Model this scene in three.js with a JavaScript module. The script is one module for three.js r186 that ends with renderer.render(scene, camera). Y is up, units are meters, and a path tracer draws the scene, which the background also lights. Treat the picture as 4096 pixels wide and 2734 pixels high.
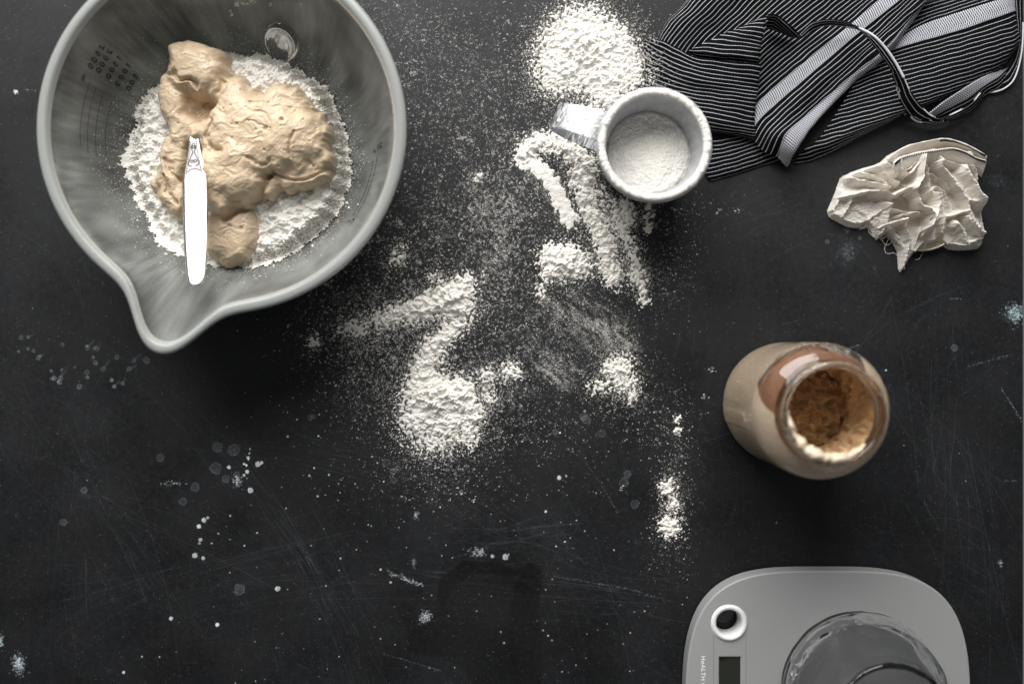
import * as THREE from 'three';
import { RectAreaLightUniformsLib } from 'three/addons/lights/RectAreaLightUniformsLib.js';
import { mergeGeometries, mergeVertices } from 'three/addons/utils/BufferGeometryUtils.js';
import { RoundedBoxGeometry } from 'three/addons/geometries/RoundedBoxGeometry.js';
import { TextGeometry } from 'three/addons/geometries/TextGeometry.js';
import { FontLoader } from 'three/addons/loaders/FontLoader.js';
import { createNoise2D, createNoise3D } from 'simplex-noise';

// ------------------------------------------------------------------ camera, light, exposure
const scene = new THREE.Scene();
const H = 0.756, F = 3982;                       // camera height above the table; focal length in photo pixels
const camera = new THREE.PerspectiveCamera(2 * Math.atan(1367 / F) * 180 / Math.PI, 1024 / 683, 0.02, 20);
camera.position.set(0, H, 0);
camera.up.set(0, 0, -1);
camera.lookAt(0, 0, 0);
camera.focus = 0.735;
camera.userData.fStop = 2.0;
const renderer = new THREE.WebGLRenderer({ antialias: true });
renderer.toneMapping = THREE.LinearToneMapping;
renderer.toneMappingExposure = 1.0;
renderer.shadowMap.enabled = true;
scene.background = new THREE.Color().setRGB(0.135, 0.138, 0.142);   // the dim room round the table
RectAreaLightUniformsLib.init();
const WIN = { x: -0.3, y: 1.08, z: -1.38, w: 1.6, h: 1.35 };
const windowLight = new THREE.RectAreaLight(new THREE.Color().setRGB(1, 0.99, 0.98), 9.6, WIN.w, WIN.h);
windowLight.position.set(WIN.x, WIN.y, WIN.z);
windowLight.lookAt(-0.1, 0.25, 0);
scene.add(windowLight);

// ------------------------------------------------------------------ helpers
let seed = 12345;
const rnd = () => { seed = (seed + 0x6D2B79F5) | 0; let t = Math.imul(seed ^ (seed >>> 15), 1 | seed); t = (t + Math.imul(t ^ (t >>> 7), 61 | t)) ^ t; return ((t ^ (t >>> 14)) >>> 0) / 4294967296; };
const gauss = () => Math.sqrt(-2 * Math.log(1 - rnd() * 0.9999)) * Math.cos(6.28318 * rnd());
const n2 = createNoise2D(rnd), n3 = createNoise3D(rnd), n2b = createNoise2D(rnd);
const fbm = (x, y, o = 4) => { let s = 0, a = 0.5, f = 1; for (let i = 0; i < o; i++) { s += a * n2(x * f, y * f); a *= 0.5; f *= 2.03; } return s; };
const ridged = (x, y, o = 3) => { let s = 0, a = 0.5, f = 1; for (let i = 0; i < o; i++) { s += a * (1 - Math.abs(n2b(x * f, y * f))); a *= 0.5; f *= 2.1; } return s; };
const clamp = (x, a = 0, b = 1) => Math.min(b, Math.max(a, x));
const smooth = (a, b, x) => { const t = clamp((x - a) / (b - a)); return t * t * (3 - 2 * t); };
const lerp = (a, b, t) => a + (b - a) * t;
const V = (x, y, z) => new THREE.Vector3(x, y, z);
const at = (u, v, y = 0) => V((u - 2048) / F * (H - y), y, (v - 1367) / F * (H - y));   // a photo pixel on the level y
const rgb = (r, g, b) => new THREE.Color().setRGB(r, g, b);
const mat = (c, o = {}) => new THREE.MeshPhysicalMaterial({ color: c, roughness: 0.6, ...o });
const used = new Map();
const numbered = (n) => { const k = used.get(n) ?? 0; used.set(n, k + 1); return k ? n + '_' + String(k).padStart(3, '0') : n; };
function tag(o, label, category, group, kind) {
  o.userData = {};
  if (label) o.userData.label = label;
  if (category) o.userData.category = category;
  if (group) o.userData.group = group;
  if (kind) o.userData.kind = kind;
  return o;
}
function mesh(name, geo, m, parent = scene) {
  const o = new THREE.Mesh(geo, m);
  o.name = parent === scene ? numbered(name) : name;
  o.castShadow = o.receiveShadow = true;
  parent.add(o);
  return o;
}
function group(name, pos, label, category, grp) {
  const g = new THREE.Group();
  g.name = numbered(name); g.position.copy(pos); scene.add(g);
  return tag(g, label, category, grp);
}
const inv = (geo, o) => geo.translate(-o.position.x, -o.position.y, -o.position.z);    // world-built geometry into a group at o.position
function canvas(w, h, draw) { const c = document.createElement('canvas'); c.width = w; c.height = h; draw(c.getContext('2d'), w, h); return c; }
function canvasTex(c, srgb = true, wrap = THREE.RepeatWrapping) { const t = new THREE.CanvasTexture(c); t.wrapS = t.wrapT = wrap; if (srgb) t.colorSpace = THREE.SRGBColorSpace; t.magFilter = THREE.LinearFilter; return t; }
function dataTex(w, h, fn, srgb = false) {
  const d = new Uint8Array(w * h * 4);
  for (let y = 0; y < h; y++) for (let x = 0; x < w; x++) { const c = fn(x / w, y / h, x, y), k = (y * w + x) * 4; d[k] = clamp(c[0], 0, 255); d[k + 1] = clamp(c[1], 0, 255); d[k + 2] = clamp(c[2], 0, 255); d[k + 3] = 255; }
  const t = new THREE.DataTexture(d, w, h); t.wrapS = t.wrapT = THREE.RepeatWrapping; t.magFilter = THREE.LinearFilter; if (srgb) t.colorSpace = THREE.SRGBColorSpace; t.needsUpdate = true; return t;
}
const tile = (x, y, f, o = 4) => { const a = x * 6.28318, b = y * 6.28318; let s = 0, am = 0.5; for (let i = 0; i < o; i++) { s += am * n3(Math.cos(a) * f + 7 * Math.cos(b) * f * 0.61, Math.sin(a) * f + 3, Math.sin(b) * f + Math.cos(b) * f * 0.5); am *= 0.5; f *= 2; } return s; };
function gridGeo(nx, ny, pos, uv) {          // pos(i, j) -> Vector3 or null; quads with all corners are kept
  const P = [], U = [], id = new Int32Array(nx * ny).fill(-1), I = [];
  let c = 0;
  for (let j = 0; j < ny; j++) for (let i = 0; i < nx; i++) { const p = pos(i, j); if (!p) continue; id[j * nx + i] = c++; P.push(p.x, p.y, p.z); const q = uv ? uv(i, j, p) : [p.x, p.z]; U.push(q[0], q[1]); }
  for (let j = 0; j < ny - 1; j++) for (let i = 0; i < nx - 1; i++) { const a = id[j * nx + i], b = id[j * nx + i + 1], d = id[(j + 1) * nx + i], e = id[(j + 1) * nx + i + 1]; if (a >= 0 && b >= 0 && d >= 0 && e >= 0) I.push(a, d, b, b, d, e); else if (a >= 0 && b >= 0 && d >= 0) I.push(a, d, b); else if (b >= 0 && d >= 0 && e >= 0) I.push(b, d, e); else if (a >= 0 && d >= 0 && e >= 0) I.push(a, d, e); else if (a >= 0 && b >= 0 && e >= 0) I.push(a, e, b); }
  const g = new THREE.BufferGeometry();
  g.setAttribute('position', new THREE.Float32BufferAttribute(P, 3));
  g.setAttribute('uv', new THREE.Float32BufferAttribute(U, 2));
  g.setIndex(I); g.computeVertexNormals();
  return g;
}
function lathe(profile, seg = 96, rfn = null, close = false) {   // profile [[r, y], ...]; rfn(r, y, angle) may bend the radius
  const n = profile.length;
  return gridGeo(seg + 1, n, (i, j) => { const a = i / seg * Math.PI * 2, [r, y] = profile[j]; const q = rfn ? rfn(r, y, a) : [r, y]; return V(Math.cos(a) * q[0], q[1], Math.sin(a) * q[0]); }, (i, j) => [i / seg, j / (n - 1)]);
}
function fixSeam(g) { const h = g.clone(); h.deleteAttribute('uv'); h.deleteAttribute('normal'); const m = mergeVertices(h, 1e-6); m.computeVertexNormals(); return m; }
function spline(pts, n) { const c = new THREE.CatmullRomCurve3(pts.map((p) => V(p[0], p[1], p[2] ?? 0)), false, 'centripetal'); return c.getPoints(n).map((p) => [p.x, p.y, p.z]); }
const cr = (a, b, c, d, t) => 0.5 * (2 * b + (c - a) * t + (2 * a - 5 * b + 4 * c - d) * t * t + (3 * b - a - 3 * c + d) * t * t * t);

// a sheet of cloth through rows of control points [u, v, h]: threads run along the rows
function sheet(rows, { step = 0.0011, wrinkle = 0.0003, crease = 0, crisp = 0, wl = 0.012, thick = 0.0006, tmin = 0, tmax = 1, lift = 0, off = 0, rough = 0, uv0 = [0, 0] } = {}) {
  const R = rows.length, C = rows[0].length;
  const W = rows.map((r) => r.map((p) => at(p[0], p[1], p[2])));
  const pick = (j, i) => W[clamp(j, 0, R - 1)][clamp(i, 0, C - 1)];
  const ext = (j, i, k) => { // linear continuation past the border
    let jj = clamp(j, 0, R - 1), ii = clamp(i, 0, C - 1), v = pick(jj, ii)[k];
    if (j < 0) v = 2 * pick(0, ii)[k] - pick(1, ii)[k]; else if (j >= R) v = 2 * pick(R - 1, ii)[k] - pick(R - 2, ii)[k];
    else if (i < 0) v = 2 * pick(jj, 0)[k] - pick(jj, 1)[k]; else if (i >= C) v = 2 * pick(jj, C - 1)[k] - pick(jj, C - 2)[k];
    return v;
  };
  const ev = (s, t) => {
    const x = clamp(s, 0, 1) * (C - 1), y = clamp(t, 0, 1) * (R - 1), i = Math.min(C - 2, Math.floor(x)), j = Math.min(R - 2, Math.floor(y)), fx = x - i, fy = y - j, out = [];
    for (const k of ['x', 'y', 'z']) { const c = []; for (let a = -1; a < 3; a++) c.push(cr(ext(j + a, i - 1, k), ext(j + a, i, k), ext(j + a, i + 1, k), ext(j + a, i + 2, k), fx)); const lin = lerp(lerp(pick(j, i)[k], pick(j, i + 1)[k], fx), lerp(pick(j + 1, i)[k], pick(j + 1, i + 1)[k], fx), fy); out.push(lerp(cr(c[0], c[1], c[2], c[3], fy), lin, crisp)); }
    return V(...out);
  };
  let L = 0, T = 0;
  for (let j = 0; j < R; j++) { let l = 0; for (let i = 0; i < C - 1; i++) l += W[j][i].distanceTo(W[j][i + 1]); L = Math.max(L, l); }
  for (let i = 0; i < C; i++) { let l = 0; for (let j = 0; j < R - 1; j++) l += W[j][i].distanceTo(W[j + 1][i]); T = Math.max(T, l); }
  const nx = Math.max(6, Math.round(L / step)), ny = Math.max(4, Math.round(T * (tmax - tmin) / step));
  const P = [];
  for (let j = 0; j <= ny; j++) for (let i = 0; i <= nx; i++) P.push(ev(i / nx, lerp(tmin, tmax, j / ny)));
  const id = (i, j) => j * (nx + 1) + i;
  // uv in metres: along each thread, and the mean distance between threads
  const tl = [0], S = new Float32Array(P.length);
  for (let j = 1; j <= ny; j++) { let m = 0; for (let i = 0; i <= nx; i++) { const d = P[id(i, j)].clone().sub(P[id(i, j - 1)]), e = P[id(Math.min(nx, i + 1), j)].clone().sub(P[id(Math.max(0, i - 1), j)]).normalize(); m += Math.sqrt(Math.max(0, d.lengthSq() - d.dot(e) ** 2)); } tl.push(tl[j - 1] + m / (nx + 1)); }
  for (let j = 0; j <= ny; j++) for (let i = 1; i <= nx; i++) S[id(i, j)] = S[id(i - 1, j)] + P[id(i, j)].distanceTo(P[id(i - 1, j)]);
  const normals = () => P.map((p, k) => { const i = k % (nx + 1), j = (k / (nx + 1)) | 0; const a = P[id(Math.min(nx, i + 1), j)].clone().sub(P[id(Math.max(0, i - 1), j)]), b = P[id(i, Math.min(ny, j + 1))].clone().sub(P[id(i, Math.max(0, j - 1))]); const n = b.cross(a).normalize(); if (n.lengthSq() < 0.5) n.set(0, 1, 0); return n.y < 0 && Math.abs(n.y) > 0.2 ? n.negate() : n; });
  let N = normals();
  for (let k = 0; k < P.length; k++) {
    const p = P[k], w = wrinkle * (fbm(p.x / wl + off, p.z / wl - off, 3) + 0.5 * (1 - Math.abs(n2(p.x / wl * 0.8 + 5 + off, p.z / wl * 0.8)))) + rough * n2(p.x / 0.0012, p.z / 0.0012) + crease * (Math.pow(1 - Math.abs(n2b((p.x + p.z * 0.6) / 0.019 + off, (p.z - p.x * 0.5 + p.y) / 0.011)), 3) + 0.5 * Math.pow(1 - Math.abs(n2((p.x - p.z * 0.4) / 0.008 + off, (p.z + p.y) / 0.012)), 4) + 0.45 * n2((p.x * Math.cos(off) + p.z * Math.sin(off)) / 0.014, (p.z * Math.cos(off) - p.x * Math.sin(off) + p.y) / 0.0042) + 0.2 * n2b(p.x / 0.0035, (p.z + p.y) / 0.0035)) + lift;
    p.addScaledVector(N[k], w); if (p.y < 0.0008 + lift) p.y = 0.0008 + lift;
  }
  N = normals();
  const pos = [], uv = [], idx = [], M = P.length;
  for (const side of [0, 1]) for (let k = 0; k < M; k++) { const p = P[k].clone().addScaledVector(N[k], -side * thick); pos.push(p.x, Math.max(p.y, 0.0002), p.z); uv.push(S[k] + uv0[0], tl[(k / (nx + 1)) | 0] + uv0[1] + 0.00035 * n2(P[k].x / 0.02 + off, P[k].z / 0.02)); }
  const quad = (a, b, c, d) => idx.push(a, c, b, b, c, d);
  for (let j = 0; j < ny; j++) for (let i = 0; i < nx; i++) { quad(id(i, j), id(i + 1, j), id(i, j + 1), id(i + 1, j + 1)); quad(M + id(i + 1, j), M + id(i, j), M + id(i + 1, j + 1), M + id(i, j + 1)); }
  for (let i = 0; i < nx; i++) { quad(M + id(i, 0), M + id(i + 1, 0), id(i, 0), id(i + 1, 0)); quad(id(i, ny), id(i + 1, ny), M + id(i, ny), M + id(i + 1, ny)); }
  for (let j = 0; j < ny; j++) { quad(id(0, j), id(0, j + 1), M + id(0, j), M + id(0, j + 1)); quad(M + id(nx, j), M + id(nx, j + 1), id(nx, j), id(nx, j + 1)); }
  const g = new THREE.BufferGeometry();
  g.setAttribute('position', new THREE.Float32BufferAttribute(pos, 3));
  g.setAttribute('uv', new THREE.Float32BufferAttribute(uv, 2));
  g.setIndex(idx); g.computeVertexNormals();
  g.userData = { ev, L, T };
  return g;
}
function tube(pts, r, seg = 60, sides = 6) { return new THREE.TubeGeometry(new THREE.CatmullRomCurve3(pts, false, 'centripetal'), seg, r, sides); }
// polyline distance in photo pixels
function segDist(u, v, pts) { let best = 1e9, bt = 0; for (let k = 0; k < pts.length - 1; k++) { const [ax, ay] = pts[k], [bx, by] = pts[k + 1], dx = bx - ax, dy = by - ay, t = clamp(((u - ax) * dx + (v - ay) * dy) / (dx * dx + dy * dy)); const d = Math.hypot(u - ax - t * dx, v - ay - t * dy); if (d < best) { best = d; bt = k + t; } } return [best, bt]; }

// ------------------------------------------------------------------ the window that lights the table (beyond the top of the frame)
{
  const w = group('window', V(WIN.x, WIN.y, WIN.z - 0.02), 'bright daylight window beyond the far edge of the table', 'window');
  w.quaternion.copy(windowLight.quaternion);
  const fm = mat(rgb(0.7, 0.7, 0.68), { roughness: 0.5 });
  const back = -0.01;
  mesh('pane', new THREE.BoxGeometry(WIN.w, WIN.h, 0.004).translate(0, 0, 0.012), mat(rgb(0.8, 0.8, 0.8), { emissive: rgb(1, 0.98, 0.96), emissiveIntensity: 1.2 }), w);
  for (const s of [-1, 1]) {
    mesh('frame', new THREE.BoxGeometry(0.06, WIN.h + 0.12, 0.05).translate(s * (WIN.w / 2 + 0.03), 0, back), fm, w);
    mesh('frame', new THREE.BoxGeometry(WIN.w - 0.002, 0.06, 0.05).translate(0, s * (WIN.h / 2 + 0.03), back), fm, w);
  }
}

// ------------------------------------------------------------------ flour: where it lies (photo pixels on the table)
// heaps: [u, v, ru, rv, turn, height in mm]; strokes: [points, width, height in mm]
const FLOUR = {
  top: { blobs: [[2335, 190, 140, 110, 0.3, 5], [2260, 265, 120, 100, 0, 3], [2400, 290, 140, 110, 0.3, 3], [2490, 285, 110, 100, 0, 2.1], [2325, 90, 115, 85, 0, 2.1], [2425, 395, 80, 55, 0.3, 2.2], [2225, 190, 90, 90, 0, 2.0], [2435, 160, 100, 80, 0.5, 3.2], [2200, 330, 60, 50, 0, 1.6], [2510, 210, 60, 60, 0, 1.2]], strokes: [] },
  streak: { blobs: [[2110, 600, 34, 40, 0, 2.0], [2325, 700, 50, 80, 0.2, 2.8], [2375, 770, 60, 40, 0.4, 1.6], [2385, 880, 44, 70, -0.4, 2.4], [2430, 1000, 30, 60, 0, 2.2]], strokes: [[[[2098, 625], [2120, 590], [2150, 572], [2211, 564], [2294, 600], [2350, 670], [2335, 746], [2350, 829], [2400, 912], [2425, 995], [2440, 1060], [2450, 1110]], 48, 3.0], [[[2270, 590], [2320, 640], [2345, 700]], 44, 2.8]] },
  smear: { smooth: true, blobs: [], strokes: [[[[2104, 648], [2140, 660], [2190, 700], [2225, 765], [2255, 830], [2280, 880]], 38, 1.35]] },
  side: { blobs: [[2510, 850, 40, 55, 0, 1.6], [2545, 1100, 40, 60, 0, 1.5], [2480, 900, 50, 45, 0, 1.2]], strokes: [[[[2505, 815], [2480, 879], [2518, 978], [2551, 1078], [2576, 1205]], 34, 1.5], [[[2594, 800], [2592, 930]], 20, 1.5], [[[2420, 790], [2460, 850], [2480, 900]], 36, 1.1]] },
  heap: { blobs: [[2255, 1040, 85, 62, 0.1, 5.5], [2310, 1070, 55, 40, 0, 3.2], [2215, 1085, 50, 36, 0, 2.6], [2205, 1000, 36, 36, 0.4, 2.2], [2165, 1160, 22, 40, 0.2, 1.3], [2370, 1060, 50, 18, 0, 1.2]], strokes: [] },
  slash: { taper: true, blobs: [[1805, 1195, 95, 52, -0.5, 5.0], [1835, 1225, 56, 60, 0, 3.6], [1700, 1240, 90, 46, -0.4, 3.2], [1560, 1270, 90, 50, -0.3, 1.9], [1420, 1310, 80, 50, -0.3, 1.3], [1255, 1368, 34, 22, -0.6, 2.2]], strokes: [[[[1400, 1320], [1523, 1280], [1648, 1235], [1772, 1180], [1862, 1128]], 44, 3.0], [[[1862, 1190], [1868, 1250], [1800, 1330], [1730, 1385], [1690, 1470]], 50, 2.8], [[[1720, 1340], [1760, 1420]], 40, 1.8]] },
  mound: { blobs: [[1735, 1590, 105, 80, 0.2, 7.0], [1830, 1590, 75, 75, 0, 5.0], [1690, 1680, 90, 70, 0, 3.2], [1800, 1690, 90, 70, 0, 3.0], [1890, 1650, 50, 60, 0, 2.4], [1700, 1510, 55, 40, 0, 3.4], [1730, 1770, 110, 55, 0, 1.4], [1880, 1740, 40, 60, 0, 1.6], [1700, 1450, 50, 60, 0, 1.6]], strokes: [] },
  crumbs: { blobs: [[1946, 1500, 42, 38, 0, 1.6], [2045, 1485, 48, 36, 0.3, 2.2], [1950, 1585, 40, 34, 0, 1.4]], strokes: [] },
  patch: { blobs: [[2470, 1470, 70, 48, -0.3, 2.4], [2500, 1525, 60, 50, 0, 1.6], [2400, 1545, 56, 26, -0.2, 1.6], [2530, 1580, 26, 36, 0, 1.3]], strokes: [] },
  tail: { blobs: [[2672, 1950, 34, 40, 0, 2.2], [2690, 2020, 32, 36, 0, 1.8], [2680, 2108, 46, 44, 0, 3.0], [2708, 1722, 16, 16, 0, 2.4], [2710, 1676, 14, 15, 0, 2.0]], strokes: [] },
  wisp: { blobs: [[1590, 1035, 36, 30, 0, 1.5], [1910, 710, 22, 26, 0.4, 1.2], [1600, 985, 24, 22, 0, 1.0], [1745, 1110, 40, 26, 0.4, 1.2], [1935, 1100, 14, 22, 0, 1.0]], strokes: [] },
};
const amount = (f, u, v) => {
  let m = 0;
  for (const [bu, bv, ru, rv, a, h] of f.blobs) { const c = Math.cos(a), s = Math.sin(a), x = ((u - bu) * c + (v - bv) * s) / ru, y = (-(u - bu) * s + (v - bv) * c) / rv, d = x * x + y * y; if (d < 3) { const e = h * Math.exp(-d * 1.45); m = Math.max(m, e) + 0.18 * Math.min(m, e); } }
  for (const [pts, w, h] of f.strokes) { const [d, bt] = segDist(u, v, pts); if (d < w * 1.8) { const e = (f.taper ? lerp(0.2, 1, smooth(0, pts.length * 0.5, bt)) : 1) * 0.85 * h * Math.exp(-(d / w) * (d / w) * 1.7); m = Math.max(m, e) + 0.12 * Math.min(m, e); } }
  return m;
};
// thin dust: [u, v, ru, rv, turn, share of the board covered]
const DUST = [
  [1800, 300, 420, 330, 0, 0.10], [2000, 560, 360, 260, 0, 0.10], [1950, 850, 330, 260, 0, 0.16], [1700, 1000, 300, 230, 0, 0.14], [1500, 1300, 260, 190, -0.3, 0.20], [1560, 1520, 260, 200, 0, 0.16],
  [1760, 1560, 260, 240, 0, 0.2], [2010, 1000, 120, 260, 0, 0.2], [1990, 820, 110, 120, 0, 0.22], [2060, 1280, 160, 220, 0, 0.15], [2000, 1560, 220, 160, 0, 0.14], [2350, 250, 260, 230, 0, 0.18], [2480, 1000, 200, 260, 0, 0.12], [2700, 1050, 120, 220, 0.2, 0.05],
  [2480, 1550, 170, 120, 0, 0.14], [2690, 2000, 80, 260, 0.05, 0.14], [2640, 1700, 150, 120, 0, 0.06], [2120, 1700, 300, 120, 0, 0.05], [1300, 1050, 180, 140, 0, 0.08], [2720, 840, 160, 50, 0, 0.05], [1750, 1900, 260, 140, 0, 0.06], [1640, 120, 300, 200, 0, 0.06],
];
const RUBS = [
  [[[2180, 1200], [2290, 1240], [2420, 1330], [2500, 1400]], 30, 0.35], [[[2200, 1290], [2330, 1340], [2450, 1420]], 30, 0.3], [[[2160, 1400], [2250, 1440], [2330, 1500]], 34, 0.4], [[[2280, 1170], [2420, 1240], [2520, 1330]], 26, 0.25], [[[2380, 1290], [2460, 1330], [2530, 1390]], 36, 0.65], [[[2150, 1470], [2220, 1510], [2260, 1545]], 30, 0.6], // rubbed streaks: [points, width, share covered]
  [[[2230, 1240], [2330, 1290], [2440, 1350], [2530, 1400]], 46, 0.52], [[[2160, 1450], [2230, 1490], [2270, 1530]], 40, 0.5], [[[2200, 1180], [2160, 1260], [2130, 1360], [2110, 1420]], 34, 0.2], [[[2200, 1330], [2300, 1360], [2400, 1420], [2450, 1450]], 60, 0.22], [[[2250, 1150], [2400, 1220], [2520, 1300]], 50, 0.16],
  [[[2490, 960], [2530, 1060], [2560, 1150]], 40, 0.3], [[[1880, 740], [1960, 840], [2010, 960], [1980, 1100]], 50, 0.22], [[[1970, 1000], [1960, 1150], [1950, 1250]], 60, 0.2], [[[2120, 690], [2210, 760], [2270, 880]], 60, 0.45],
];
const dustAt = (u, v) => {
  let m = 0;
  for (const [bu, bv, ru, rv, a, w] of DUST) { const c = Math.cos(a), s = Math.sin(a), x = ((u - bu) * c + (v - bv) * s) / ru, y = (-(u - bu) * s + (v - bv) * c) / rv; const d = x * x + y * y; if (d < 3) m += w * Math.exp(-d * 1.7); }
  m = 0.42 * (1 - Math.exp(-m / 0.36));
  for (const [pts, w, c] of RUBS) { const [d] = segDist(u, v, pts); if (d < w * 2) m = Math.max(m, c * Math.exp(-(d / w) * (d / w) * 1.2) * (0.55 + 0.9 * ridged(u / 160 + v / 300, v / 60 - u / 60, 2))); }
  return m;
};

// ------------------------------------------------------------------ the table: black painted board with scratches, spatters, stains and flour dust
const TEXW = 2048, TEXH = 1366, PX = 2;       // texture pixel = 2 photo pixels of the board
function tableTextures() {
  const CW = 256, CH = 171, coarse = new Float32Array(CW * CH);
  for (let j = 0; j < CH; j++) for (let i = 0; i < CW; i++) coarse[j * CW + i] = dustAt((i + 0.5) / CW * 4096, (j + 0.5) / CH * 2734);
  const cd = (u, v) => { const x = clamp(u / 4096 * CW - 0.5, 0, CW - 1.01), y = clamp(v / 2734 * CH - 0.5, 0, CH - 1.01), i = x | 0, j = y | 0, a = x - i, b = y - j; return lerp(lerp(coarse[j * CW + i], coarse[j * CW + i + 1], a), lerp(coarse[(j + 1) * CW + i], coarse[(j + 1) * CW + i + 1], a), b); };
  const c = canvas(TEXW, TEXH, (x) => {
    x.fillStyle = 'rgb(17,18,20)'; x.fillRect(0, 0, TEXW, TEXH);
    x.scale(1 / PX, 1 / PX); x.lineCap = 'round';
    // scratches: sheaves of long arcs
    const arc = (x0, y0, x1, y1, bend, n, spread, alpha, w = 1.6) => { for (let k = 0; k < n * 1.5; k++) { const a = gauss() * spread * 1.5, b = gauss() * spread * 1.5, ma = gauss() * spread * 1.6, mb = gauss() * spread * 1.6, t0 = rnd() * 0.65, t1 = Math.min(1, t0 + 0.15 + rnd() * 0.7); const mx = (x0 + x1) / 2 + (y1 - y0) * bend + ma, my = (y0 + y1) / 2 - (x1 - x0) * bend + mb; const q = (t) => [(1 - t) * (1 - t) * (x0 + a) + 2 * t * (1 - t) * mx + t * t * (x1 + b), (1 - t) * (1 - t) * (y0 + b) + 2 * t * (1 - t) * my + t * t * (y1 + a)]; x.strokeStyle = `rgba(190,195,198,${alpha * 1.05 * (0.15 + rnd() * rnd() * 1.5)})`; x.lineWidth = w * (0.35 + rnd() * 0.6); x.beginPath(); for (let s = 0; s <= 24; s++) { const p = q(lerp(t0, t1, s / 24)); s ? x.lineTo(...p) : x.moveTo(...p); } x.stroke(); } };
    arc(420, 1350, 1500, 2760, 0.16, 46, 70, 0.22); arc(300, 1500, 260, 2700, -0.06, 26, 60, 0.18); arc(0, 1650, 900, 2500, 0.08, 40, 120, 0.16); arc(700, 1700, 2400, 2350, 0.14, 34, 60, 0.2); arc(100, 2600, 1500, 2150, 0.08, 30, 90, 0.16);
    arc(500, 2520, 2500, 2420, 0.05, 14, 60, 0.22); arc(1900, 1750, 2850, 2700, -0.02, 26, 160, 0.2); arc(1500, 2350, 2700, 2420, 0.02, 18, 60, 0.22); arc(1700, 2220, 2300, 2120, 0.05, 30, 50, 0.2); arc(2800, 1100, 3500, 800, 0.1, 26, 90, 0.16);
    arc(3100, 1800, 3700, 1120, 0.08, 34, 110, 0.2); arc(3600, 1200, 4000, 2600, 0.02, 40, 120, 0.17); arc(3750, 1150, 3780, 2000, 0.02, 22, 40, 0.2); arc(2700, 1000, 2760, 1500, 0.05, 18, 70, 0.15); arc(0, 300, 350, 120, 0.03, 60, 120, 0.14); arc(0, 700, 600, 1500, 0.1, 30, 100, 0.15); arc(2950, 2050, 3700, 2300, -0.04, 16, 100, 0.14); arc(3400, 1900, 4090, 2700, 0.04, 22, 140, 0.16);
    for (let k = 0; k < 1500; k++) { const u = rnd() * 4096, v = rnd() * 2734, a = rnd() * 3.14, l = 10 + rnd() * rnd() * 150; x.strokeStyle = `rgba(185,190,195,${0.04 + rnd() * 0.12})`; x.lineWidth = 0.8 + rnd() * 1.4; x.beginPath(); x.moveTo(u, v); x.lineTo(u + Math.cos(a) * l, v + Math.sin(a) * l); x.stroke(); }
    // longer chips in the paint
    const chip = (pts, w, col) => { for (let k = 0; k < pts.length - 1; k++) { const [ax, ay] = pts[k], [bx, by] = pts[k + 1], n = Math.hypot(bx - ax, by - ay) / 2; for (let s = 0; s < n; s++) if (rnd() < 0.62) { x.fillStyle = `rgba(${col},${0.25 + rnd() * 0.6})`; const t = s / n; x.fillRect(lerp(ax, bx, t) + gauss() * w * 0.5, lerp(ay, by, t) + gauss() * w * 0.5, 1.5 + rnd() * 2.5, 1.5 + rnd() * 2.5); } } };
    chip([[2260, 1790], [2335, 1835], [2400, 1930], [2470, 2050]], 3, '130,135,138'); chip([[4005, 1550], [4050, 1620], [4096, 1700]], 4, '170,176,178'); chip([[3870, 1465], [4050, 1415]], 5, '150,156,158'); chip([[3800, 1195], [3845, 1190]], 4, '170,175,178'); chip([[2170, 2295], [2500, 2350], [2690, 2405]], 4, '120,124,126'); chip([[1525, 2610], [1760, 2680]], 4, '120,128,130'); chip([[95, 355], [145, 364]], 2, '225,228,230'); chip([[255, 15], [275, 33]], 4, '200,205,206'); chip([[3350, 1410], [3440, 1375]], 4, '190,194,196'); chip([[4020, 1920], [4065, 1920]], 4, '190,190,190'); chip([[3700, 2010], [3760, 2120]], 5, '90,95,97'); chip([[3300, 930], [3420, 960], [3480, 1030], [3520, 1120]], 2, '70,74,76');
    for (let k = 0; k < 26; k++) chip([[1540 + k * 5.4 + gauss() * 4, 2284 + k * 1.6 + gauss() * 6], [1570 + k * 5 + gauss() * 4, 2298 + k * 1.9 + gauss() * 5]], 3, '205,212,216');
    // paint spatters
    const blob = (u, v, r, col, al, ring = 0) => { x.beginPath(); const ph = rnd() * 9; for (let s = 0; s <= 26; s++) { const a = s / 26 * 6.283, q = r * (1 + 0.24 * n2(Math.cos(a) * 1.3 + ph, Math.sin(a) * 1.3 + u)); s ? x.lineTo(u + Math.cos(a) * q, v + Math.sin(a) * q) : x.moveTo(u + q, v); } x.closePath(); x.fillStyle = `rgba(${col},${al})`; x.fill(); if (ring) { x.strokeStyle = `rgba(${col},${ring})`; x.lineWidth = 2.2; x.stroke(); for (let k = 0; k < r * 1.2; k++) { x.fillStyle = `rgba(${col},${ring * 0.5 * rnd()})`; x.fillRect(u + gauss() * r * 0.4, v + gauss() * r * 0.4, 3, 3); } } };
    const gray = '150,162,168', white = '226,230,232';
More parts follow.
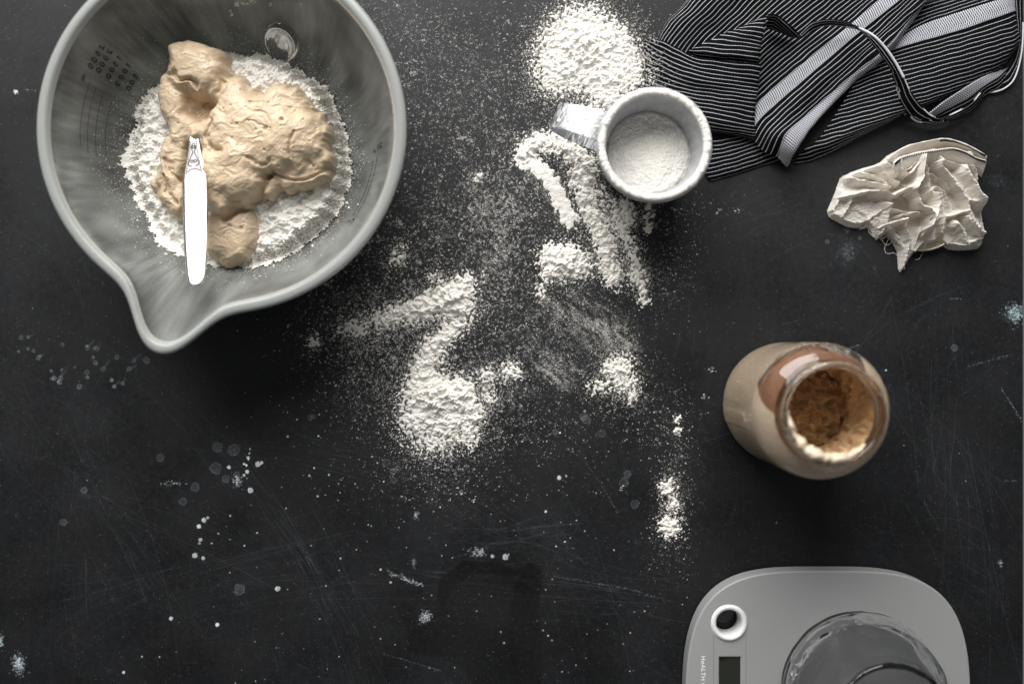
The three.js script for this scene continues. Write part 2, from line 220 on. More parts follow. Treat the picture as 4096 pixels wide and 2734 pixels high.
    for (const [u, v, r] of [[868, 1786, 19], [934, 1800, 21], [862, 1872, 22], [903, 1914, 14], [780, 1946, 16], [958, 2356, 20], [730, 2005, 14], [253, 2088, 13], [945, 1898, 12], [640, 1830, 14], [335, 1960, 12], [2407, 1733, 14], [2335, 1665, 14], [2345, 1676, 17], [2222, 1727, 10], [2510, 1895, 13], [2495, 1930, 17], [2540, 2015, 15], [1576, 1920, 10], [1572, 1885, 12], [1545, 1850, 14], [1590, 1875, 12], [1240, 1670, 9], [1255, 1665, 8], [1350, 1200, 20], [3390, 920, 9], [3440, 952, 6], [3310, 965, 7], [3820, 1390, 12], [585, 1440, 12]]) blob(u, v, r, gray, 0.16, 0.45);
    for (let k = 0; k < 34; k++) { const u = 60 + rnd() * 560, v = 1330 + rnd() * 180 + rnd() * 60, r = 3 + rnd() * 6; blob(u, v, r, '160,176,180', 0.1, 0.3 + rnd() * 0.35); if (rnd() < 0.5) { x.strokeStyle = 'rgba(150,165,172,0.18)'; x.lineWidth = r; x.beginPath(); x.moveTo(u, v); x.lineTo(u + 8 + rnd() * 20, v - 10 - rnd() * 26); x.stroke(); } }
    for (const [u, v, r] of [[1110, 2354, 11], [683, 2472, 8], [868, 2497, 8], [493, 2688, 6], [566, 2625, 4], [637, 2626, 4], [1001, 1960, 11], [1030, 1855, 11], [1046, 1850, 7], [915, 1868, 8], [988, 1886, 8], [976, 1900, 6], [987, 1912, 3], [2022, 2226, 12], [1970, 2224, 8], [2183, 2045, 5], [815, 2080, 10], [795, 2104, 9], [830, 2070, 6], [800, 2158, 8], [797, 2172, 6], [778, 2220, 11], [812, 2232, 8], [846, 2172, 4], [872, 2133, 4], [920, 2062, 4], [1028, 2130, 4], [992, 1830, 7], [997, 1812, 4], [975, 1855, 5], [985, 1860, 5], [999, 1795, 4], [2003, 2526, 4], [2016, 2570, 5], [2173, 2520, 4], [2192, 2541, 4], [2208, 2560, 4], [1793, 2462, 4], [1907, 2443, 4], [2147, 2482, 4], [1522, 2277, 5], [1562, 2328, 5], [2240, 1730, 4], [2237, 1910, 9], [2265, 1903, 5], [1237, 1902, 5], [1256, 1871, 4], [1315, 1898, 4], [1270, 1984, 5], [1352, 2000, 3], [1150, 1745, 5], [1273, 1743, 4], [3545, 1480, 4]]) blob(u, v, r, white, 0.82);
    for (let k = 0; k < 220; k++) blob(900 + rnd() * 1700, 1550 + rnd() * 1180, 1.2 + rnd() * 2.2, white, 0.5 + rnd() * 0.4);
    for (let k = 0; k < 150; k++) blob(rnd() * 4090, rnd() * 2734, 1 + rnd() * 1.7, white, 0.25 + rnd() * 0.5);
    const ragged = (u, v, w, h, n, col, al) => { for (let k = 0; k < n; k++) { x.fillStyle = `rgba(${col},${al * rnd()})`; const a = gauss() * 0.42, b = gauss() * 0.42; x.fillRect(u + a * w, v + b * h, 2 + rnd() * 5, 2 + rnd() * 4); } };
    ragged(68, 2650, 34, 50, 380, '190,200,205', 0.6); ragged(1698, 2466, 34, 30, 170, white, 0.9); ragged(1905, 2208, 40, 24, 120, white, 0.8); ragged(4062, 1250, 52, 46, 520, '150,176,178', 0.8); ragged(945, 1925, 24, 34, 110, white, 0.6); ragged(3375, 1000, 50, 70, 420, '100,110,112', 0.24); ragged(3395, 1000, 30, 60, 260, '120,130,134', 0.25); ragged(0, 2560, 12, 30, 90, '180,196,200', 0.7); ragged(60, 365, 10, 10, 60, white, 0.8); ragged(690, 1930, 60, 16, 60, white, 0.6); ragged(350, 1840, 70, 60, 260, '120,130,132', 0.12); ragged(3980, 720, 60, 40, 160, '90,112,118', 0.3); ragged(1660, 2060, 12, 22, 50, gray, 0.7); ragged(1652, 2245, 8, 24, 50, gray, 0.5); ragged(4000, 2250, 10, 20, 40, white, 0.5);
    // the dried wet smear left by a hand
    const wet = (pts, al) => { x.beginPath(); pts.forEach((p, k) => (k ? x.lineTo(...p) : x.moveTo(...p))); x.closePath(); x.fillStyle = `rgba(2,2,3,${al * 0.95})`; x.fill(); };
    wet([[1745, 2390], [1760, 2310], [1800, 2290], [1850, 2240], [1930, 2245], [2000, 2250], [2060, 2280], [2110, 2250], [2160, 2260], [2172, 2300], [2160, 2400], [2160, 2500], [2166, 2620], [2165, 2760], [1900, 2760], [1850, 2660], [1620, 2600], [1640, 2520], [1730, 2480]], 0.42);
    wet([[1745, 2390], [1760, 2310], [1850, 2240], [2000, 2250], [2080, 2290], [2040, 2310], [1960, 2290], [1880, 2295], [1800, 2370], [1770, 2440]], 0.4); wet([[2080, 2300], [2110, 2250], [2160, 2260], [2168, 2320], [2155, 2390], [2060, 2390], [2050, 2350]], 0.5); wet([[2040, 2400], [2150, 2400], [2160, 2760], [2050, 2760], [2030, 2560]], 0.42);
    x.setTransform(1, 0, 0, 1, 0, 0);
  });
  const g = c.getContext('2d'), im = g.getImageData(0, 0, TEXW, TEXH), d = im.data, dust = new Uint8Array(TEXW * TEXH);
  for (let y = 0; y < TEXH; y++) for (let x = 0; x < TEXW; x++) {
    const u = x * PX, v = y * PX, k = (y * TEXW + x) * 4;
    const worn = 1 + 0.22 * n2(u / 420, v / 420) + 0.14 * n2b(u / 60, v / 60) + (rnd() - 0.5) * 0.34 + 0.1 * n2(u / 9, v / 90);
    for (let q = 0; q < 3; q++) d[k + q] *= worn;
    const den = 1.5 * cd(u, v) * clamp(0.75 + 0.9 * n2(u / 26, v / 26) + 0.45 * n2b(u / 90, v / 90), 0.08, 2.2) + 0.006;
    if (rnd() < den * 0.8) { const s = 100 + rnd() * 120, al = 0.2 + rnd() * 0.65; d[k] = lerp(d[k], s, al); d[k + 1] = lerp(d[k + 1], s * 0.99, al); d[k + 2] = lerp(d[k + 2], s * 0.97, al); dust[y * TEXW + x] = 255; }
  }
  g.putImageData(im, 0, 0);
  const rough = canvas(TEXW / 2, TEXH / 2, (x) => { const e = x.createImageData(TEXW / 2, TEXH / 2); for (let j = 0; j < TEXH / 2; j++) for (let i = 0; i < TEXW / 2; i++) { const l = d[((j * 2) * TEXW + i * 2) * 4], k = (j * TEXW / 2 + i) * 4, r = clamp(120 + l * 1.1 + 26 * n2(i / 90, j / 90) + 14 * n2b(i / 8, j / 8) + (rnd() - 0.5) * 20, 70, 245); e.data[k] = e.data[k + 1] = e.data[k + 2] = r; e.data[k + 3] = 255; } x.putImageData(e, 0, 0); });
  const A = canvasTex(c, true, THREE.MirroredRepeatWrapping), B = canvasTex(rough, false, THREE.MirroredRepeatWrapping);
  return [A, B];
}
{
  const [A, B] = tableTextures();
  const k = H / F, x0 = -2048 * k, z0 = -1367 * k, sx = TEXW * PX * k, sz = TEXH * PX * k;   // board metres covered by one texture
  const xr = (4093 - 2048) * k, xl = -0.85, zt = -0.5, zb = 0.62;
  const geo = new THREE.PlaneGeometry(xr - xl, zb - zt, 1, 1).rotateX(-Math.PI / 2).translate((xr + xl) / 2, 0, (zb + zt) / 2);
  const p = geo.attributes.position, u = geo.attributes.uv;
  for (let i = 0; i < p.count; i++) u.setXY(i, (p.getX(i) - x0) / sx, 1 - (p.getZ(i) - z0) / sz);
  const table = mesh('table', geo, mat(rgb(1, 1, 1), { map: A, roughnessMap: B, roughness: 1, bumpMap: A, bumpScale: 0.00006, specularIntensity: 0.75 }));
  tag(table, 'black painted wooden board dusted with flour', 'table', null, 'structure');
  const wood = mat(rgb(0.2, 0.15, 0.1), { roughness: 0.8 });
  mesh('board', new THREE.BoxGeometry(xr - xl - 0.0006, 0.022, zb - zt).translate((xr + xl) / 2 - 0.0003, -0.0113, (zb + zt) / 2), wood, table);
}
const flourBump = dataTex(256, 256, (x, y) => { const n = 128 + 120 * tile(x, y, 3.2, 5); return [n, n, n]; });
const flourMat = mat(rgb(0.8, 0.772, 0.715), { roughness: 0.95, specularIntensity: 0.2 });
const strays = [];                            // small islands broken off the heaps
function flourMound(f, label, name = 'flour_heap', grp) {
  let lo = [1e9, 1e9], hi = [-1e9, -1e9];
  const grow = (u, v, r) => { lo = [Math.min(lo[0], u - r), Math.min(lo[1], v - r)]; hi = [Math.max(hi[0], u + r), Math.max(hi[1], v + r)]; };
  for (const [u, v, a, b] of f.blobs) grow(u, v, Math.max(a, b) * 1.8);
  for (const [pts, w] of f.strokes) for (const p of pts) grow(p[0], p[1], w * 1.8);
  const st = 1.9, nx = Math.ceil((hi[0] - lo[0]) / st), ny = Math.ceil((hi[1] - lo[1]) / st);
  const h = new Float32Array(nx * ny);
  for (let j = 0; j < ny; j++) for (let i = 0; i < nx; i++) {
    const u = lo[0] + i * st, v = lo[1] + j * st, a = amount(f, u + 12 * n2(u / 40, v / 40) + 5 * n2b(u / 13, v / 13), v + 12 * n2(u / 40 + 40, v / 40) + 5 * n2b(u / 13 + 20, v / 13));
    if (a < 0.06) continue;
    if (f.smooth) { h[j * nx + i] = a * (0.85 + 0.3 * fbm(u / 60, v / 60, 2)) + 0.16 * n2(u / 9, v / 9) + 0.1 * n2b(u / 4.5, v / 4.5) + 0.12 * n2b(u / 30, v / 30) - 0.42; continue; }
    const clod = Math.pow(clamp(0.5 + 0.62 * n2(u / 34, v / 34) + 0.3 * n2b(u / 15, v / 15)), 1.3);
    const gap = 0.5 + 0.42 * n2b(u / 21 + 7, v / 21) + 0.34 * n2(u / 8.5, v / 8.5) + 0.2 * n2b(u / 4.2, v / 4.2);
    h[j * nx + i] = a * (0.62 + 0.62 * clod) + 0.5 * fbm(u / 26, v / 26, 2) * Math.min(1, a * 0.5) + (0.13 * n2(u / 7.5, v / 7.5) + 0.09 * n2b(u / 4.4, v / 4.4)) * (0.4 + 0.6 * smooth(3.2, 0.9, a)) - 0.2 - 2.3 * clamp(gap) * smooth(4.2, 0.5, a) + 0.45 * a * (Math.pow(clamp(0.5 + 0.7 * n2b(u / 58 + 3, v / 50)), 1.2) - 0.45) - 0.12 * clamp(gap - 0.4);
  }
  // the largest piece is the heap, what has crumbled off it is loose crumbs
  const id = new Int32Array(nx * ny), sizes = [0]; let c = 0; const stack = [];
  for (let k = 0; k < h.length; k++) if (h[k] > 0 && !id[k]) { c++; sizes[c] = 0; stack.push(k); id[k] = c; while (stack.length) { const q = stack.pop(), i = q % nx, j = (q / nx) | 0; sizes[c]++; for (let b = -2; b < 3; b++) for (let a = -2; a < 3; a++) { const ii = i + a, jj = j + b; if (ii < 0 || jj < 0 || ii >= nx || jj >= ny) continue; const w = jj * nx + ii; if (h[w] > 0 && !id[w]) { id[w] = c; stack.push(w); } } } }
  const big = sizes.indexOf(Math.max(...sizes));
  const build = (want) => gridGeo(nx, ny, (i, j) => {
    const k = j * nx + i; let q = h[k];
    if (!(q > 0 && want(id[k]))) { let near = false; for (let b = -1; b < 2 && !near; b++) for (let a = -1; a < 2; a++) { const w = clamp(j + b, 0, ny - 1) * nx + clamp(i + a, 0, nx - 1); if (h[w] > 0 && want(id[w])) { near = true; break; } } if (!near) return null; q = -1; }
    const p = at(lo[0] + i * st, lo[1] + j * st, 0); p.y = q <= 0 ? 0.00005 : 0.00025 + q * 0.001; return p;
  });
  if (c > 1) { const g = build((k) => k && k !== big); if (g.attributes.position.count) strays.push(g); }
  return tag(mesh(name, build((k) => k === big), flourMat), label, 'flour', grp);
}
flourMound(FLOUR.top, 'loose round heap of white flour between the mug and the apron');
flourMound(FLOUR.streak, 'long curved ridge of white flour running from the mug handle');
flourMound(FLOUR.smear, 'smooth finger smear of flour inside the curved ridge');
flourMound(FLOUR.side, 'patchy flour trail leading away from under the mug');
flourMound(FLOUR.heap, 'small compact flour heap between the curved ridge and the rubbed smears');
flourMound(FLOUR.slash, 'wedge of flour with a sharp corner nearest the bowl');
flourMound(FLOUR.mound, 'largest cracked flour mound of the spill, joined to the wedge by a neck');
flourMound(FLOUR.crumbs, 'thin flour flakes beside the largest mound');
flourMound(FLOUR.patch, 'crumbly flour patch at the edge of the rubbed smears');
for (const b of FLOUR.tail.blobs) flourMound({ blobs: [b], strokes: [] }, 'small flour clump in the narrow trail beside the starter jar', 'flour_clump', 'flour clumps in the narrow trail');
for (const b of FLOUR.wisp.blobs) flourMound({ blobs: [b], strokes: [] }, 'faint flour wisp on the board between the bowl and the spill', 'flour_clump', 'flour wisps between bowl and spill');
tag(mesh('flour_crumbs', mergeGeometries(strays), flourMat), 'loose crumbs of flour broken off the heaps', 'flour crumbs', null, 'stuff');
{ // loose grains: nobody could count them
  const g0 = new THREE.IcosahedronGeometry(1, 0), p = g0.attributes.position;
  for (let i = 0; i < p.count; i++) { const k = 1 + 0.25 * n3(p.getX(i) * 3, p.getY(i) * 3, p.getZ(i) * 3); p.setXYZ(i, p.getX(i) * k, p.getY(i) * k, p.getZ(i) * k); }
  g0.computeVertexNormals();
  const M = [], m4 = new THREE.Matrix4(), q = new THREE.Quaternion(), e = new THREE.Euler();
  const put = (u, v, r0) => { if (r0 > 0.00026) { const n = Math.min(16, Math.round((r0 / 0.00015) ** 2 * 0.8)), sp = r0 * 5900; for (let k = 0; k < n; k++) { const a = rnd() * 6.28, d = Math.sqrt(rnd()) * sp; put(u + Math.cos(a) * d, v + Math.sin(a) * d * 0.8, 0.00011 + rnd() * 0.0001); } return; } const r = r0; const w = at(u, v, 0); q.setFromEuler(e.set(rnd() * 6, rnd() * 6, rnd() * 6)); M.push(m4.compose(V(w.x, r * 0.5, w.z), q, V(r * (0.7 + rnd() * 0.6), r * (0.5 + rnd() * 0.5), r * (0.7 + rnd() * 0.6))).clone()); };
  const size = (k = 1) => k * 0.0001 * Math.exp(0.62 * gauss());
  for (const [u, v, ru, rv, a, w] of DUST) { const n = Math.round(ru * rv * w * 0.95), c = Math.cos(a), s = Math.sin(a); for (let k = 0; k < n; k++) { const x = gauss() * ru * 0.6, y = gauss() * rv * 0.6, pu = u + x * c - y * s, pv = v + x * s + y * c; if (pu < -10 || pv < -10 || rnd() > clamp(0.5 + 0.9 * n2(pu / 26, pv / 26) + 0.4 * n2b(pu / 90, pv / 90), 0.08, 1)) continue; put(pu, pv, size(rnd() < 0.05 ? 2.8 : 1)); } }
  for (const key of Object.keys(FLOUR)) { const f = FLOUR[key]; if (f.smooth) continue;
    const around = (u, v, sp, n) => { for (let k = 0; k < n; k++) put(u + gauss() * sp, v + gauss() * sp, size(rnd() < 0.25 ? 2.6 : 1.3)); };
    for (const [u, v, ru, rv] of f.blobs) around(u, v, Math.max(ru, rv) * 0.72, Math.round(ru * rv * 0.3));
    for (const [pts, w] of f.strokes) for (let k = 0; k < pts.length - 1; k++) for (let s = 0; s < 1; s += 0.25) around(lerp(pts[k][0], pts[k + 1][0], s), lerp(pts[k][1], pts[k + 1][1], s), w * 0.75, 90); }
  for (const [pts, w, c] of RUBS) for (let k = 0; k < pts.length - 1; k++) { const l = Math.hypot(pts[k + 1][0] - pts[k][0], pts[k + 1][1] - pts[k][1]), n = l * w * c * 1.8; for (let q = 0; q < n; q++) { const t = rnd(), u = lerp(pts[k][0], pts[k + 1][0], t) + gauss() * w * 0.5, v = lerp(pts[k][1], pts[k + 1][1], t) + gauss() * w * 0.5; if (rnd() < clamp(0.1 + 1.1 * (ridged(u / 160 + v / 300, v / 60 - u / 60, 2) - 0.35))) put(u, v, size(0.8)); } }
  for (let k = 0; k < 900; k++) { const u = 1530 + gauss() * 190, v = 1210 + gauss() * 150; if (n2(u / 40, v / 40) > -0.1) put(u, v, size(2 + rnd() * 3)); }
  for (let k = 0; k < 1500; k++) put(1300 + rnd() * 1500, 100 + rnd() * 1900, size(1.8));
  const clumps = [[2030, 90], [1835, 550], [1855, 552], [1830, 610], [1885, 560], [2028, 820], [2110, 858], [2142, 860], [1820, 840], [1600, 890], [1655, 295], [1700, 900], [1620, 1130], [1330, 1130], [1395, 1210], [2850, 1480], [2822, 1585], [2950, 840], [2870, 845], [2490, 1950], [1890, 2000], [1850, 1970]];
  for (const [u, v] of clumps) for (let k = 0; k < 9; k++) put(u + gauss() * 7, v + gauss() * 6, size(2.6 + rnd() * 2));
  const inst = new THREE.InstancedMesh(g0, flourMat, M.length);
  M.forEach((m, i) => inst.setMatrixAt(i, m));
  inst.name = 'flour_dust'; inst.castShadow = inst.receiveShadow = true; scene.add(inst);
  tag(inst, 'fine white flour dust scattered over the black board', 'flour dust', null, 'stuff');
  console.log('grains', M.length);
}

// ------------------------------------------------------------------ mixing bowl
const BOWL = at(882, 510, 0.09); BOWL.y = 0;
const innerProfile = [[0, 0.004], [0.03, 0.004], [0.05, 0.0045], [0.066, 0.0075], [0.08, 0.0155], [0.0905, 0.029], [0.1, 0.049], [0.1080, 0.069], [0.1140, 0.083], [0.1162, 0.0882], [0.1180, 0.0902], [0.1203, 0.0906], [0.1226, 0.09], [0.124, 0.0882], [0.1236, 0.0866], [0.1222, 0.0858], [0.1205, 0.0852], [0.1185, 0.0825], [0.1122, 0.069], [0.1042, 0.049], [0.0945, 0.0275], [0.0838, 0.0128], [0.069, 0.0045], [0.062, 0.0012], [0.055, 0.001], [0.05, 0.0022], [0.03, 0.0022], [0, 0.0022]];
const spout = (r, y, a) => { const d = Math.abs(Math.atan2(Math.sin(a - 1.838), Math.cos(a - 1.838))) / 0.139, b = Math.exp(-0.5 * Math.pow(d, 2.15)), w = smooth(0.03, 0.089, y); return [r + 0.0325 * b * w * w, y + 0.004 * b * w * smooth(0.05, 0.09, y)]; };
const bowlY = (r) => { for (let k = 0; k < 11; k++) { const [a, b] = innerProfile[k], [c, d] = innerProfile[k + 1]; if (r <= c) return lerp(b, d, (r - a) / (c - a)); } return 0.09; };
const bowlR = (y) => { for (let k = 2; k < 11; k++) { const [a, b] = innerProfile[k], [c, d] = innerProfile[k + 1]; if (y <= d) return lerp(a, c, (y - b) / (d - b)); } return 0.118; };
const font = await new FontLoader().loadAsync('fonts/droid/droid_sans_regular.typeface.json');
{
  const bowl = group('mixing_bowl', BOWL, 'frosted clear plastic mixing bowl with a pouring spout, holding flour and dough', 'bowl');
  const prof = spline(innerProfile.map((p) => [p[0], p[1]]), 150).map((p) => [Math.max(0, p[0]), p[1]]);
  const haze = dataTex(1024, 512, (x, y) => { // residue of flour and batter wiped round the wall
    const ang = x * 6.28318, cx = Math.cos(ang), cz = Math.sin(ang);
    const cloud = n3(cx * 2.2, y * 3, cz * 2.2) * 0.6 + n3(cx * 5, y * 6 + 4, cz * 5) * 0.4, smear = n3(cx * 16, y * 4, cz * 16) * 0.5 + n3(cx * 46, y * 5 + 9, cz * 46) * 0.35;
    const n = 166 + 46 * cloud + 44 * smear * (0.5 + 0.5 * n3(cx * 1.5 + 6, y * 2, cz * 1.5)) + (rnd() - 0.5) * 16; return [n * 0.985, n, n * 0.985];
  }, true);
  const m = mat(rgb(0.9, 0.9, 0.88), { map: haze, roughness: 0.42, transmission: 0.62, thickness: 0, ior: 1.3 });
  const cut = (a, b) => prof.slice(a, b + 1), i0 = prof.findIndex((p) => p[0] > 0.1152), i1 = prof.findIndex((p, k) => k > i0 && p[1] < 0.0848);
  const wall = mesh('wall', lathe(cut(0, i0), 420, spout), m, bowl); mesh('foot', lathe(cut(i1, prof.length - 1), 420, spout), m, bowl);
  mesh('rim', lathe(cut(i0, i1), 420, spout), mat(rgb(0.46, 0.475, 0.455), { roughness: 0.3, transmission: 0.4, thickness: 0.005, ior: 1.4 }), bowl);
  // printed scale, read from outside, so mirrored from within
  const ink = mat(rgb(0.03, 0.028, 0.027), { roughness: 0.7 });
  const place = (geo2, deg, y, turn, mirror = true) => { // lay a flat text on the inner wall
    const a = deg * Math.PI / 180, r = bowlR(y) - 0.0006, r2 = bowlR(y + 0.004) - 0.0006;
    const up = V(Math.cos(a) * (r2 - r), 0.004, Math.sin(a) * (r2 - r)).normalize(), tan = V(-Math.sin(a), 0, Math.cos(a)), nn = tan.clone().cross(up);
    const b = new THREE.Matrix4().makeBasis(mirror ? tan.clone().negate() : tan, up, nn).setPosition(Math.cos(a) * r, y, Math.sin(a) * r);
    return geo2.applyMatrix4(new THREE.Matrix4().makeRotationZ(turn)).applyMatrix4(b);
  };
  const text = (s, size) => { const g = new TextGeometry(s, { font, size, depth: 0.00015, curveSegments: 3 }); g.center(); return g; };
  for (const [s, u, v, y] of [['500', 555, 345, 0.034], ['1000', 505, 305, 0.043], ['1500', 465, 275, 0.052], ['2000', 425, 250, 0.061], ['2500', 398, 235, 0.068]]) {
    const w = at(u, v, y), a = Math.atan2(w.z - BOWL.z, w.x - BOWL.x) * 180 / Math.PI;
    mesh('volume_number', place(text([...s].join(' '), 0.0044), a, y, 0, true), ink, wall);
  }
  mesh('volume_unit', place(text('ml', 0.003), Math.atan2(at(360, 320, 0.07).z - BOWL.z, at(360, 320, 0.07).x - BOWL.x) * 180 / Math.PI, 0.07, 0, true), ink, wall);
  for (const [y, a0, a1, w] of [[0.043, 197, 174, 0.00022], [0.051, 199, 173, 0.0002], [0.058, 200, 174, 0.00018], [0.064, 201, 176, 0.00018], [0.043, 8, 33, 0.00022], [0.051, 7, 31, 0.0002]]) {
    const pts = []; for (let k = 0; k <= 20; k++) { const a = lerp(a0, a1, k / 20) * Math.PI / 180, r = bowlR(y) - 0.0007; pts.push(V(Math.cos(a) * r, y, Math.sin(a) * r)); }
    mesh('volume_line', tube(pts, w, 40, 5), ink, wall);
  }
  for (const [s, a, y] of [['8', 4, 0.043], ['16', 3, 0.051], ['24', 3, 0.058], ['7', 36, 0.043], ['15', 35, 0.051]]) mesh('volume_number', place(text(s, 0.003), a, y, 0, true), ink, wall);
  // the clear round spot in the frosted wall
  let cy = 0.04, cu; for (let k = 0; k < 12; k++) { cu = at(1128, 168, cy); cy = bowlY(Math.hypot(cu.z - BOWL.z, cu.x - BOWL.x)); }
  const a = Math.atan2(cu.z - BOWL.z, cu.x - BOWL.x), r0 = bowlR(cy), r1 = bowlR(cy + 0.004), tu = V(Math.cos(a) * (r1 - r0), 0.004, Math.sin(a) * (r1 - r0)).normalize(), tt = V(-Math.sin(a), 0, Math.cos(a)), tn = tu.clone().cross(tt); if (tn.y < 0) { tn.negate(); tt.negate(); }
  const lens = lathe(spline([[0.0001, 0.0012], [0.006, 0.0013], [0.0095, 0.0022], [0.0118, 0.0036], [0.0135, 0.0028], [0.0148, 0.0004], [0.0142, -0.0004], [0.0001, -0.0006]], 60).map((p) => [Math.max(0.00005, p[0]), p[1]]), 96).scale(0.95, 1, 1.18).applyMatrix4(new THREE.Matrix4().makeBasis(tt, tn, tu).setPosition(cu.x - BOWL.x, cy + 0.0006, cu.z - BOWL.z));
  mesh('clear_dimple', lens, mat(rgb(0.55, 0.56, 0.57), { roughness: 0.04, transmission: 1, thickness: 0.004, ior: 1.5 }), wall);
}
// ------------------------------------------------------------------ flour and dough in the bowl
const doughFloor = (x, z) => { const r = Math.hypot(x - BOWL.x, z - BOWL.z); return bowlY(r); };
{
  const c = at(944, 626, 0.028), R = 0.0815, st = 0.00042, n = Math.ceil(0.19 / st);
  const pxOf = (x, z, y) => [x / (H - y) * F + 2048, z / (H - y) * F + 1367];
  const edge = (x, z) => { const a = Math.atan2(z - c.z, x - c.x), r = Math.hypot(x - c.x, z - c.z); return R + 0.0025 * n2(Math.cos(a) * 2, Math.sin(a) * 2) + 0.0018 * n2b(Math.cos(a) * 9, Math.sin(a) * 9) + 0.0014 * n2(x / 0.0022, z / 0.0022) - r; };
  const geo = gridGeo(n, n, (i, j) => {
    const x = c.x - 0.095 + i * st, z = c.z - 0.095 + j * st, e = edge(x, z);
    if (e < -st * 1.2) return null;
    const b = doughFloor(x, z), lumps = 0.0021 * fbm(x / 0.016, z / 0.016, 3) + 0.0022 * (Math.pow(clamp(0.5 + 0.6 * n2(x / 0.0085, z / 0.0085)), 1.4) - 0.4) + 0.0005 * n2(x / 0.0034, z / 0.0034) + 0.00022 * n2b(x / 0.0016, z / 0.0016);
    const level = Math.max(b + 0.002, 0.0295), rise = smooth(0, 0.011, e);
    return V(x, e < 0 ? b + 0.0002 : Math.max(b + 0.0006, lerp(b + 0.0012, level, rise) + lumps * (0.3 + rise) + 0.0016 * rise), z);
  });
  tag(mesh('bowl_flour', geo, flourMat), 'white flour spread in a ring at the bottom of the mixing bowl', 'flour');
  // crumbs up the wall
  const g0 = new THREE.IcosahedronGeometry(1, 0), M = [], m4 = new THREE.Matrix4(), q = new THREE.Quaternion(), e = new THREE.Euler();
  for (let k = 0; k < 3600; k++) {
    const a = rnd() * 6.2832, near = Math.abs(gauss()) * 0.007, r0 = R + near, x = c.x + Math.cos(a) * r0, z = c.z + Math.sin(a) * r0, rb = Math.hypot(x - BOWL.x, z - BOWL.z); if (rb > 0.111) continue;
    const s = 0.00016 * Math.exp(0.45 * gauss()); q.setFromEuler(e.set(rnd() * 6, rnd() * 6, rnd() * 6)); M.push(m4.compose(V(x, bowlY(rb) + s * 0.6, z), q, V(s, s, s)).clone());
  }
  for (const [u, v, sz] of [[1330, 840, 1.5], [1388, 812, 1.1], [1380, 745, 0.8], [1395, 830, 0.7], [1250, 982, 1.0], [1330, 955, 0.7], [1432, 818, 0.7], [955, 28, 1.6], [1000, 5, 1.6], [1015, 12, 1.4], [930, 65, 1.2], [928, 50, 0.9], [1085, 26, 0.9], [975, 18, 1], [1200, 10, 0.8], [660, 1015, 0.9], [545, 880, 0.6], [1095, 1062, 0.8], [1160, 1020, 0.6]]) for (let k = 0; k < 5; k++) {
    let y = 0.05; let p; for (let it = 0; it < 6; it++) { p = at(u, v, y); y = bowlY(Math.hypot(p.x - BOWL.x, p.z - BOWL.z)); }
    const s = sz * 0.0007 * (0.5 + rnd()); p.x += gauss() * 0.0008 * sz; p.z += gauss() * 0.0006 * sz; q.setFromEuler(e.set(rnd() * 6, rnd() * 6, rnd() * 6));
    M.push(m4.compose(V(p.x, bowlY(Math.hypot(p.x - BOWL.x, p.z - BOWL.z)) + s * 0.4, p.z), q, V(s, s * 0.6, s)).clone());
  }
  const inst = new THREE.InstancedMesh(g0, flourMat, M.length); M.forEach((m, i) => inst.setMatrixAt(i, m)); inst.name = 'bowl_flour_dust'; scene.add(inst); inst.castShadow = inst.receiveShadow = true;
  tag(inst, 'flour grains clinging to the inner wall of the mixing bowl', 'flour dust', null, 'stuff');
}
// lobes of dough in photo pixels: [u, v, ru, rv, turn, height above the flour in mm]
const LOBES = [[790, 285, 118, 108, 0.2, 27], [745, 225, 70, 60, 0.5, 20], [700, 400, 60, 110, -0.1, 19], [735, 520, 68, 75, 0, 18], [700, 640, 62, 130, 0.1, 17], [690, 740, 62, 100, -0.2, 13], [650, 740, 42, 60, -0.3, 7], [720, 800, 60, 70, 0, 14],
  [1030, 540, 225, 165, 0.2, 30], [1180, 560, 130, 140, 0.4, 27], [1150, 410, 100, 62, 0.3, 21], [940, 400, 85, 85, 0.5, 23], [870, 330, 70, 100, -0.5, 22], [1275, 630, 66, 48, 0.4, 18], [1190, 700, 130, 62, -0.15, 17], [1250, 710, 80, 36, -0.3, 11], [940, 690, 130, 115, 0, 30], [880, 780, 62, 74, 0, 24], [830, 700, 62, 120, 0, 26], [960, 800, 46, 46, 0, 18], [1060, 750, 66, 46, -0.2, 15], [915, 930, 108, 120, 0.1, 12], [900, 1020, 60, 34, 0, 5], [830, 560, 70, 90, 0, 22], [806, 435, 62, 62, 0, 13]];
